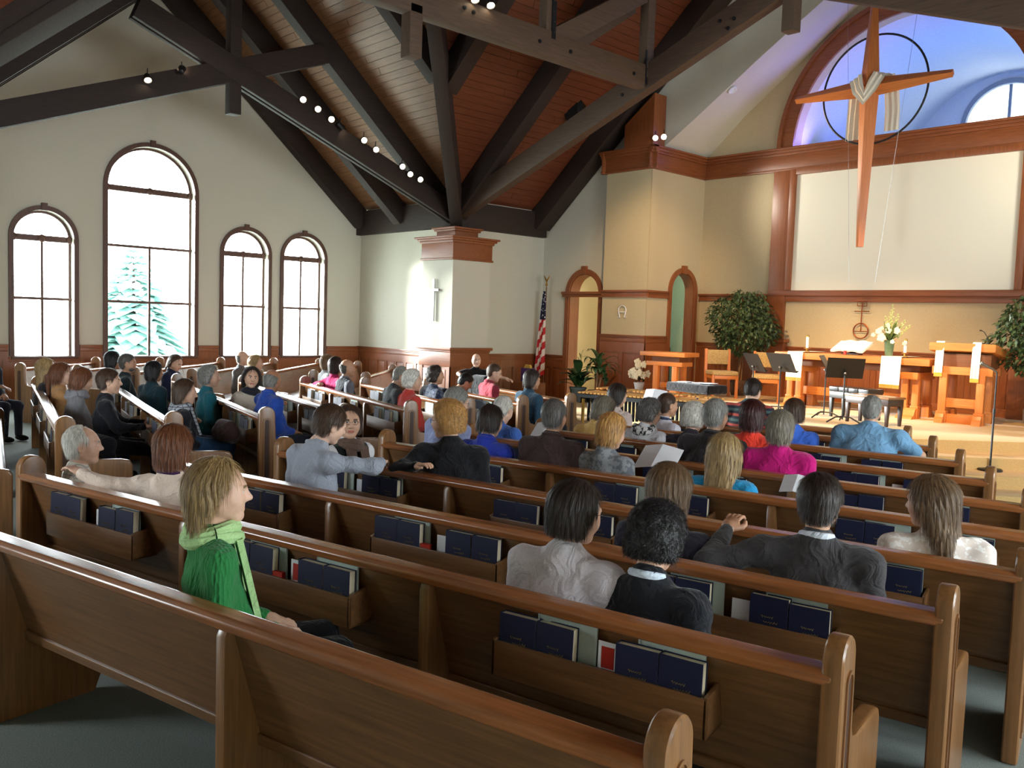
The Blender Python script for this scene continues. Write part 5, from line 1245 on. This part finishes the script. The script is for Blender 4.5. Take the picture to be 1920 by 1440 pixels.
# microphone stand on the steps
ms = empty('microphone_stand', (-3.98, 12.3, .32), 0, 'black microphone stand with a round base on the chancel steps', 'microphone stand')
ms.location = (-3.72, 11.5, .30)
mb = MB(); mb.lathe([(.14, 0), (.14, .018), (.13, .028), (.02, .035)], 24); mb.build('base', M['black'], ms, smooth=True)
mb = MB(); mb.tube([(0, 0, .03), (0, 0, .75)], .013, 8); mb.tube([(0, 0, .7), (0, 0, 1.2)], .009, 8); mb.tube([(0, 0, .7), (0, 0, .76)], .018, 8); mb.build('pole', M['black'], ms, smooth=True)
mb = MB(); mb.tube([(0, 0, 1.2), (-.05, 0, 1.24), (-.16, 0, 1.29)], [.012, .014, .02], 8); mb.ball((-.18, 0, 1.3), .028, 6); mb.build('microphone', M['steel'], ms, smooth=True)
# small oak stand by the pillar
ft = empty('oak_side_table', (-10.05, 13.45, .6), 0, 'small oak table with heavy top and trestle legs beside the pillar', 'table'); ft.rotation_euler = (0, 0, R(8))
mb = MB(); mb.box(-.5, .45, -.28, .3, .76, .84); mb.build('table_top', M['altar'], ft, bevel=.008)
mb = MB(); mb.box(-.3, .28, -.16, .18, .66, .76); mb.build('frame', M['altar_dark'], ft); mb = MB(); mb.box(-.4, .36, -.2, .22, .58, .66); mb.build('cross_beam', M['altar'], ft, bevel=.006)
for x in (-.2, .2):
    for y in (-.14, .16): mb = MB(); mb.box(x-.05, x+.05, y-.05, y+.05, .12, .58); mb.box(x-.07, x+.07, y-.07, y+.07, 0, .12); mb.build('leg', M['altar_z'], ft, bevel=.005)
mb = MB(); mb.box(-.2, .2, -.02, .04, .16, .26); mb.build('stretcher', M['altar'], ft, bevel=.004)
# upholstered chairs
def chair(x, y, rz, label):
    c = empty('upholstered_chair', (x, y, .6), R(rz), label, 'chair', 'chancel chairs')
    for sx in (-.23, .23):
        mb = MB(); mb.box(sx-.025, sx+.025, .2, .25, 0, .45); mb.build('leg', M['altar_z'], c, bevel=.004)
        mb = MB(); mb.hexa([(sx-.025, -.25, 0), (sx+.025, -.25, 0), (sx+.025, -.19, 0), (sx-.025, -.19, 0), (sx-.025, -.31, .92), (sx+.025, -.31, .92), (sx+.025, -.26, .92), (sx-.025, -.26, .92)]); mb.build('back_post', M['altar_z'], c, bevel=.006)
    mb = MB(); mb.box(-.23, .23, -.23, .25, .36, .43); mb.build('seat_rail', M['altar'], c, bevel=.005)
    mb = MB(); mb.box(-.25, .25, -.22, .27, .43, .51); mb.build('seat_cushion', M['uphol'], c, bevel=.03, seg=3)
    mb = MB(); mb.box(-.21, .21, -.30, -.24, .62, .9); mb.build('back_cushion', M['uphol'], c, bevel=.02, seg=3)
chair(-9.5, 14.35, -128, 'oak chair with patterned beige cushions left of the music stands'); chair(-8.5, 14.3, -150, 'oak chair with patterned beige cushions behind the music stands')
# music stands
def mstand(x, y, rz, h, label, tilt=-55):
    s = empty('music_stand', (x, y, .6), R(rz), label, 'music stand', 'black music stands')
    mb = MB()
    for k in range(3):
        a = 2*math.pi*k/3+.5; mb.tube([(0, 0, .09), (.12*math.cos(a), .12*math.sin(a), .085), (.27*math.cos(a), .27*math.sin(a), .012)], .011, 6)
    mb.build('tripod_foot', M['black'], s, smooth=True)
    mb = MB(); mb.tube([(0, 0, .05), (0, 0, h)], .011, 8); mb.ball((0, 0, h), .024, 6); mb.build('pole', M['black'], s, smooth=True)
    mb = MB(); mb.box(-.26, .26, -.004, .004, -.12, .22); mb.box(-.26, .26, -.05, .0, -.125, -.117); mb.xf(Matrix.Translation((0, -.03, h+.04)) @ Matrix.Rotation(R(tilt+25), 4, 'X')); mb.build('desk', M['black'], s)
    mb = MB(); mb.ball((0, .02, h+.01), .018, 6); mb.build('knob', M['steel'], s, smooth=True)
mstand(-8.1, 13.2, 150, .68, 'black music stand in front of the ficus tree'); mstand(-7.33, 12.75, 165, .72, 'black music stand in front of the left altar runner')
mstand(-6.5, 12.65, 110, .73, 'black music stand left of the padded bench'); mstand(-6.0, 12.25, 215, .72, 'black music stand standing nearest the polo-shirted man')
# benches
def bench(name, x, y, rz, w, d, h, label, pad, m):
    b = empty(name, (x, y, .6), R(rz), label, 'bench')
    for sx in (-1, 1):
        for sy in (-1, 1):
            mb = MB(); X_, Y_ = sx*(w/2-.04), sy*(d/2-.04); mb.hexa([(X_-.018, Y_-.018, 0), (X_+.018, Y_-.018, 0), (X_+.018, Y_+.018, 0), (X_-.018, Y_+.018, 0), (X_-.03, Y_-.03, h-.1), (X_+.03, Y_-.03, h-.1), (X_+.03, Y_+.03, h-.1), (X_-.03, Y_+.03, h-.1)]); mb.build('leg', m, b, bevel=.004)
    mb = MB(); mb.box(-w/2+.01, w/2-.01, -d/2+.01, d/2-.01, h-.13, h-.03); mb.build('apron', m, b, bevel=.004)
    if pad:
        for i in range(4):
            mb = MB(); a = -w/2+w*i/4; mb.box(a, a+w/4, -d/2, d/2, h-.03, h+.05); mb.build('cushion_section', M['leather'], b, bevel=.02, seg=3)
    else: mb = MB(); mb.box(-w/2-.01, w/2+.01, -d/2-.01, d/2+.01, h-.03, h); mb.build('bench_top', M['bench'], b, bevel=.006)
bench('padded_piano_bench', -6.2, 13.05, -14, .74, .36, .43, 'black tufted leather piano bench on the chancel floor', True, M['black'])
bench('wooden_bench', -5.68, 12.55, -14, .76, .36, .42, 'dark wooden bench with brown top in front of the padded bench', False, M['bench_leg'])
# marimba
mr = empty('marimba', (-7.15, 9.3, .1), R(10), 'wooden-barred marimba below the chancel steps', 'marimba')
mb = MB()
for y in (-.33, 0, .3): mb.box(-1.02, 1.02, y-.02, y+.02, .82, .87)
for x in (-1.02, .98): mb.box(x, x+.04, -.33, .32, .74, .87)
mb.build('frame', M['black'], mr)
for x in (-.95, .95):
    for y in (-.3, .28): mb = MB(); mb.tube([(x, y, -.1), (x, y, .8)], .022, 8); mb.build('leg', M['brass'], mr, smooth=True)
mbar = wood('marimba_bar', lin(196, 140, 72), .35, 'y', .85)
bm_ = {}
for i in range(34):
    L = .52-.008*i
    if i not in bm_:
        mb = MB(); mb.box(-.025, .025, -L/2, L/2, 0, .022); me = mb.mesh('bar', bevel=.004, seg=1); me.materials.append(mbar); bm_[i] = me
    link('bar', bm_[i], None, mr, (-.97+.0585*i, -.12, .875))
for i in range(33):
    if i % 7 in (2, 6): continue
    mb = MB(); L = .34-.004*i; mb.box(-.022, .022, 0, L, 0, .022); me = mb.mesh('bar', bevel=.004, seg=1); me.materials.append(mbar); link('bar', me, None, mr, (-.94+.0585*i, .03, .915))
mb = MB()
for i in range(34): mb.tube([(-.97+.0585*i, -.12, .8), (-.97+.0585*i, -.12, .8-.35+.007*i)], .022, 8)
q = mb.build('resonators', M['black'], mr, smooth=True); q['kind'] = 'stuff'
# low black stand with sheets of music
ps = empty('percussion_stand', (-7.9, 11.2, .15), R(-8), 'low black padded stand with sheets of music on top', 'stand'); ps.location = (-7.95, 11.38, .45)
mb = MB(); mb.tube([(0, 0, 0), (0, 0, .5)], .02, 8)
for k in range(3): a = 2*math.pi*k/3; mb.tube([(0, 0, .2), (.2*math.cos(a), .2*math.sin(a), .01)], .012, 6)
mb.build('legs', M['black'], ps, smooth=True)
mb = MB(); mb.box(-.48, .42, -.22, .22, .46, .6); mb.build('padded_cover', cmat('cloth', (24, 20, 24)), ps, bevel=.04, seg=3)
for i, (x, rz) in enumerate(((-.28, 12), (.05, -6), (.22, 4))):
    mb = MB(); mb.box(-.08, .1, -.1, .1, 0, .006); mb.xf(T_(x, 0, .605+.007*i, rz)); tag(mb.build('music_sheet', M['card'], None, (-7.95, 11.38, .45), R(-8)), ['leftmost', 'middle', 'rightmost'][i]+' music sheet on the low black stand', 'paper', 'sheets on the low stand')
# plants
def leaf(L, W, bend, n=6):
    V = []; F = []
    for i in range(n+1):
        t = i/n; w_ = W*math.sin(math.pi*min(.98, .04+t))**.8; y = L*math.cos(bend*t*.9)*t; z = L*(t*.7-bend*t*t*.8)
        V += [(-w_/2, y, z+.1*w_), (0, y, z), (w_/2, y, z+.1*w_)]
    for i in range(n): a = 3*i; F += [(a, a+1, a+4, a+3), (a+1, a+2, a+5, a+4)]
    return npmesh('leaf', V, F)
lf1 = leaf(.34, .13, .7); lf1.materials.append(M['leaf']); lf2 = leaf(.5, .055, .9); lf2.materials.append(M['leaf']); lf3 = leaf(.3, .11, 1.1); lf3.materials.append(M['leaf'])
def pot(e, r, h, m): mb = MB(); mb.lathe([(r*.72, 0), (r, h*.86), (r*1.07, h*.88), (r*1.07, h), (r*.9, h), (r*.86, h*.8)], 20); mb.build('pot', m, e, smooth=True); mb = MB(); mb.lathe([(r*.88, h*.82), (.001, h*.84)], 16); mb.build('soil', M['dark'], e)
def put_leaf(e, me, x, y, z, rz, rx, s): q = link('leaf', me, None, e, (x, y, z)); q.rotation_euler = (R(rx), 0, R(rz)); q.scale = (s, s, s)
r_ = random.Random(11)
pl = empty('peace_lily', (-12.3, 13.35, .3), 0, 'broad-leaved green peace lily in a grey pot by the arched door', 'plant'); pot(pl, .17, .3, M['potgrey'])
for i in range(30): put_leaf(pl, lf1, .04*math.cos(i), .04*math.sin(i), .28+r_.uniform(0, .3), i*137.5, r_.uniform(-10, 35), r_.uniform(1.15, 1.6))
for i in range(4):
    mb = MB(); mb.tube([(.02*i, 0, .3), (.03*i-.02, 0, .75+.08*i)], .006, 5); mb.build('stem', M['leaf_light'], pl)
    put_leaf(pl, lf2, .03*i-.02, 0, .72+.08*i, i*97, 55, .45)
dp = empty('dracaena', (-11.75, 13.3, .3), 0, 'dark strap-leaved plant standing in front of the pillar', 'plant'); pot(dp, .16, .28, M['potbrown'])
mb = MB(); mb.tube([(0, 0, .25), (.02, 0, .6), (-.02, 0, .75)], .025, 8); mb.tube([(.05, 0, .25), (.1, .02, .55)], .02, 8); mb.build('stem', M['trunk'], dp, smooth=True)
for i in range(38): put_leaf(dp, lf2 if i % 3 else lf3, .03*math.cos(i)+(.08 if i % 2 else 0), .03*math.sin(i), .52+r_.uniform(0, .3), i*137.5, r_.uniform(-25, 40), r_.uniform(1.0, 1.5))
hy = empty('hydrangea_pot', (-10.85, 13.55, .6), 0, 'white flowering hydrangea in a small white pot', 'plant'); pot(hy, .1, .2, M['card'])
for i, (x, y, z) in enumerate(((-.16, -.05, .34), (0, -.12, .33), (.14, -.06, .35), (-.08, -.1, .42), (.08, -.1, .4), (-.02, -.02, .52), (.1, .0, .56), (-.06, 0, .6), (.2, 0, .38), (-.2, 0, .38))):
    mb = MB()
    for k in range(12): a = k*2.4; rr_ = .075*math.sqrt(k/12); mb.ball((x+rr_*math.cos(a), y-.02+rr_*.2, z+rr_*math.sin(a)*.8), .026, 4)
    mb.build('bloom', M['bloom'], hy, smooth=True)
for i in range(22): put_leaf(hy, lf3, .02*math.cos(i), .02*math.sin(i), .2+r_.uniform(0, .2), i*137.5, r_.uniform(0, 40), .6)
def ficus(x, y, label, rad, hz, n, seed):
    e = empty('ficus_tree', (x, y, .6), 0, label, 'tree'); r_ = random.Random(seed)
    mb = MB(); mb.lathe([(.15, 0), (.19, .1), (.2, .26), (.17, .3)], 18); mb.build('basket', M['potbrown'], e, smooth=True)
    mb = MB()
    for k in range(3): a = k*2.1; mb.tube([(.03*math.cos(a), .03*math.sin(a), .25), (.05*math.cos(a+1), .05*math.sin(a+1), .6), (.02*math.cos(a), .02*math.sin(a), .9), (.14*math.cos(a), .1*math.sin(a), 1.3), (.2*math.cos(a+.5), .16*math.sin(a+.5), 1.7)], [.018, .016, .014, .01, .006], 6)
    for k in range(16):
        a = k*2.4; z = 1.0+.05*k; mb.tube([(0, 0, z), (.5*rad*math.cos(a), .4*rad*math.sin(a), z+.15), (rad*.85*math.cos(a), rad*.7*math.sin(a), z+.12)], [.007, .005, .003], 4)
    mb.build('trunk', M['trunk'], e, smooth=True)
    V = []; F = []
    for i in range(n):
        while True:
            p = Vector((r_.uniform(-1, 1), r_.uniform(-1, 1), r_.uniform(-1, 1)))
            if .25 < p.length < 1 and r_.random() < .35+.65*p.length: break
        lump = 1+.18*math.sin(3*p.x+seed)*math.sin(4*p.z)
        c = Vector((p.x*rad*lump, p.y*rad*.8*lump, hz+p.z*rad*.92)); L = r_.uniform(.075, .125); d = Vector((p.x*.6+r_.uniform(-.6, .6), p.y*.6+r_.uniform(-.6, .6), -.5+r_.uniform(-.5, .4))).normalized(); s = d.cross(Vector((r_.uniform(-.4, .4), r_.uniform(-.4, .4), 1))).normalized()*L*.27
        nn = s.cross(d).normalized()*L*.08; o = len(V); V += [c, c+d*L*.5+s+nn, c+d*L, c+d*L*.5-s+nn, c+d*L*.5]; F += [(o, o+1, o+4), (o+1, o+2, o+4), (o+2, o+3, o+4), (o+3, o, o+4)]
    q = link('foliage', npmesh('foliage', V, F, False), M['ficus'], e); q['kind'] = 'stuff'
ficus(-9.6, 15.15, 'leafy ficus tree in a basket left of the projection screen', .72, 1.46, 2600, 3); ficus(-4.12, 14.6, 'leafy ficus tree cut off by the right edge of the picture', .72, 1.4, 2400, 8)
# flag
fg = empty('flag_on_stand', (-13.98, 14.0, 0), 0, 'furled red white and blue flag on a pole with a gold eagle', 'flag')
mb = MB(); mb.lathe([(.16, 0), (.15, .04), (.03, .08)], 18); mb.build('base', M['brass'], fg, smooth=True); mb = MB(); mb.tube([(0, 0, .05), (0, 0, 2.72)], .014, 8); mb.build('pole', M['pew_z'], fg, smooth=True)
mb = MB(); mb.ball((0, 0, 2.76), .03, 6); mb.tube([(0, 0, 2.78), (0, 0, 2.86)], [.02, .014], 6)
for s in (-1, 1): mb.tube([(0, 0, 2.84), (s*.06, 0, 2.93), (s*.09, 0, 2.98)], [.018, .014, .004], 6)
mb.build('eagle_finial', M['brass'], fg, smooth=True)
mb = MB(); V = []; n = 16; k = 26
for j in range(k+1):
    t = j/k; z = 2.62-1.95*t; wd = .04+.24*t**.7; cxx = -.02-.1*t
    for i in range(n+1): s = i/n-.5; V.append((cxx+wd*s+.02*t, -.03-.05*t*math.sin(i*1.5+.6)-.02*math.cos(i*.9), z+.14*s*t))
mb.add(V, [(j*(n+1)+i, j*(n+1)+i+1, (j+1)*(n+1)+i+1, (j+1)*(n+1)+i) for j in range(k) for i in range(n)]); mb.build('flag_cloth', M['flag'], fg, smooth=True)
# emblems on the walls
mb = MB(); mb.box(-.03, .03, -.012, .012, 0, .87); mb.box(-.17, .17, -.014, .01, .62, .67)
tag(mb.build('wall_cross', M['steel'], None, (-14.44, 11.16, 1.87), bevel=.004), 'slim brushed metal cross on the square column', 'cross')
mb = MB(); pts = [(-.115, -.1), (-.07, -.1), (-.07, -.1)]; pts = [(-.11, -.12), (-.06, -.12), (-.085, -.05)]+[(.1*math.cos(math.pi-math.pi*i/14), .1*math.sin(math.pi-math.pi*i/14)+.02) for i in range(15)]+[(.085, -.05), (.06, -.12), (.11, -.12)]
mb.tube([(x, 0, z) for x, z in pts], .011, 6); mb.tube([(-.09, 0, -.01), (.09, 0, -.01)], .009, 6)
tag(mb.build('alpha_omega_emblem', M['card'], None, (-11.71, 13.965, 2.2), smooth=True), 'white alpha and omega emblem on the pillar', 'emblem')
# wooden housing and speaker
mb = MB(); mb.prism([(-11.76, 5.5), (-11.02, 5.5), (-11.02, 6.5), (-11.76, 5.96)], lambda p: (p[0], 13.86, p[1]), lambda p: (p[0], 14.24, p[1]))
tag(mb.build('wooden_housing', M['trim_z'], bevel=.01), 'dark wooden housing standing on the pillar cornice', 'housing')
sp = empty('loudspeaker', (-12.35, 13.0, 6.05), R(25), 'black angular loudspeaker under the roof boards', 'loudspeaker')
mb = MB(); mb.prism([(-.2, .1), (-.05, .32), (.16, .34), (.24, .1), (.12, -.2), (-.1, -.16)], lambda p: (p[0], -.15, p[1]), lambda p: (p[0], .15, p[1])); mb.build('cabinet', M['black'], sp, bevel=.01)
mb = MB(); mb.box(-.1, .1, -.17, -.15, -.08, .25); mb.build('grille', M['dark'], sp); mb = MB(); mb.tube([(0, 0, .3), (0, 0, .75)], .015, 6); mb.build('bracket', M['black'], sp)
# spotlights on the trusses
def spot(x, y, z, ax, label, lampw=None, aim=None):
    s = empty('track_spotlight', (x, y, z), 0, label, 'spotlight', 'track spotlights'); d = Vector(ax).normalized(); q = d.to_track_quat('Z', 'Y').to_matrix().to_4x4()
    mb = MB(); mb.lathe([(.02, -.14), (.045, -.12), (.05, -.04), (.062, .0), (.058, 0), (.05, -.02)], 12); mb.xf(q); mb.build('lamp_can', M['black'], s, smooth=True)
    mb = MB(); mb.lathe([(.05, -.012), (.001, -.008)], 12, cap=False); mb.xf(q); mb.build('lamp_face', M['lamp'], s)
    mb = MB(); mb.tube([tuple(-d*.07), tuple(-d*.07+Vector((0, 0, .14)))], .008, 6); mb.build('bracket', M['black'], s)
for i, (y, z) in enumerate(((7.92, 5.69), (8.22, 5.58), (8.5, 5.45), (8.74, 5.33), (9.21, 5.19), (9.48, 5.06), (10.1, 4.83), (10.29, 4.71), (10.54, 4.64))):
    spot(-14.16, y, z+.02, (.9, -.35, -.42) if i != 3 else (.2, .7, -.6), 'track spotlight on the left truss, number %s from the king post' % ['one', 'two', 'three', 'four', 'five', 'six', 'seven', 'eight', 'nine'][i])
for y, z, lb in ((5.23, 5.49, 'single lit'), (5.77, 5.79, 'upper dark')): spot(-14.2, y, z, (.6, -.1, -.8) if 'lit' in lb else (-.5, .3, .5), lb+' spotlight on the far left truss beam')
for y, lb in ((7.76, 'left'), (8.04, 'right')): spot(-9.3, y, 6.22, (.5, -.2, -.85), lb+' spotlight of the pair above the tie truss')
for x, y, lb in ((-10.93, 13.82, 'left'), (-10.74, 13.84, 'right')): spot(x, y, 5.6, (.62, -.7, -.2), lb+' spotlight on the pillar cornice')
# recessed lamp in the chancel ceiling
mb = MB(); mb.lathe([(.09, 0), (.085, -.02), (.06, -.02), (.05, .03), (.001, .03)], 18); o = mb.build('recessed_downlight', M['card'], None, (-9.62, 14.42, 6.43), smooth=True); o.rotation_euler = (0, R(-33), 0); tag(o, 'round white downlight in the sloping chancel ceiling', 'light')
# papers, coats and bags among the people
def sheet2(loc, rz, label, w=.2, h=.27, tilt=-50):
    s = empty('song_sheet', loc, R(rz), label, 'paper', 'sheets held by people')
    for q in (-1, 1):
        mb = MB(); a, b = sorted((0, q*w)); mb.box(a, b, -.002, .002, 0, h); mb.xf(Matrix.Rotation(R(tilt), 4, 'X') @ Matrix.Rotation(R(q*14), 4, 'Z')); mb.build('page', M['card'], s)
sheet2((-4.07, 5.27, .86), 10, 'open song sheet held by the woman in the grey cardigan', .17, .24); sheet2((-6.25, 8.0, .98), 0, 'white song sheet held up by the brown-haired woman', .16, .24, -25)
sheet2((-5.85, 5.85, .84), 15, 'white paper held by the white-haired person in blue', .14, .2); sheet2((-3.02, 5.5, .82), 14, 'corner of paper held by the woman in turquoise', .1, .16)
def heap(name, loc, P, col, label, cat):
    V, F = sdf(P, .018, .06); link_o = link(name, npmesh(name, V, F), cmat('cloth', col), None, loc); return tag(link_o, label, cat)
heap('black_coat', (-11.55, 10.05, .62), [((-.3, 0, .12), (.3, 0, .1), .14, .12), ((-.15, 0, .22), (.1, 0, .24), .12, .1), ((.3, .1, .05), (.42, .05, 0), .09, .06)], (16, 16, 18), 'heap of black coat on the pew beside the bald man', 'coat')
heap('black_jacket', (-9.75, 7.62, .78), [((-.22, 0, .1), (.2, 0, .1), .09, .08), ((-.2, -.04, .05), (-.1, -.08, -.22), .07, .06), ((.05, -.04, .05), (.15, -.08, -.2), .08, .06)], (18, 18, 22), 'black jacket hung over the pew back by the pink shirt', 'coat')
heap('brown_handbag', (-8.65, 4.0, .6), [((-.14, 0, .05), (.14, 0, .05), .09, .09), ((-.1, 0, .14), (.1, 0, .14), .06, .06)], (58, 40, 38), 'brown leather handbag on the lap of the woman with the scarf', 'bag')
heap('dark_jacket', (-8.95, 2.75, .5), [((-.18, .05, .1), (.16, .12, .1), .09, .08), ((.1, .1, .05), (.2, .2, -.2), .07, .06)], (30, 30, 38), 'dark jacket lying on the pew seat at the aisle', 'coat')
gb = empty('gift_bag', (-13.55, 13.1, .62), 0, 'purple gift bag with gold tissue on a ledge by the flag', 'bag')
mb = MB(); mb.box(-.14, .14, -.08, .08, 0, .3); mb.build('bag_body', cmat('cloth', (84, 44, 110)), gb, bevel=.006); mb = MB()
for i in range(7): mb.ball((-.08+.026*i, 0, .31+.03*(i % 2)), .04, 5)
mb.build('tissue', M['goldfringe'], gb, smooth=True)
tag(MB().box(-.35, .35, -.2, .2, 0, .62).build('low_cabinet', M['panel'], None, (-13.55, 13.1, 0), bevel=.01), 'low wooden cabinet under the purple bag', 'cabinet')
for x, y, z, rz, lb in ((-5.05, .72, .46, 10, 'grey folder lying on the seat behind the nearest rail'),):
    mb = MB(); mb.box(-.3, .3, -.11, .11, 0, .01); tag(mb.build('grey_folder', M['pad'], None, (x, y+.35, z), R(12.8)), lb, 'folder')
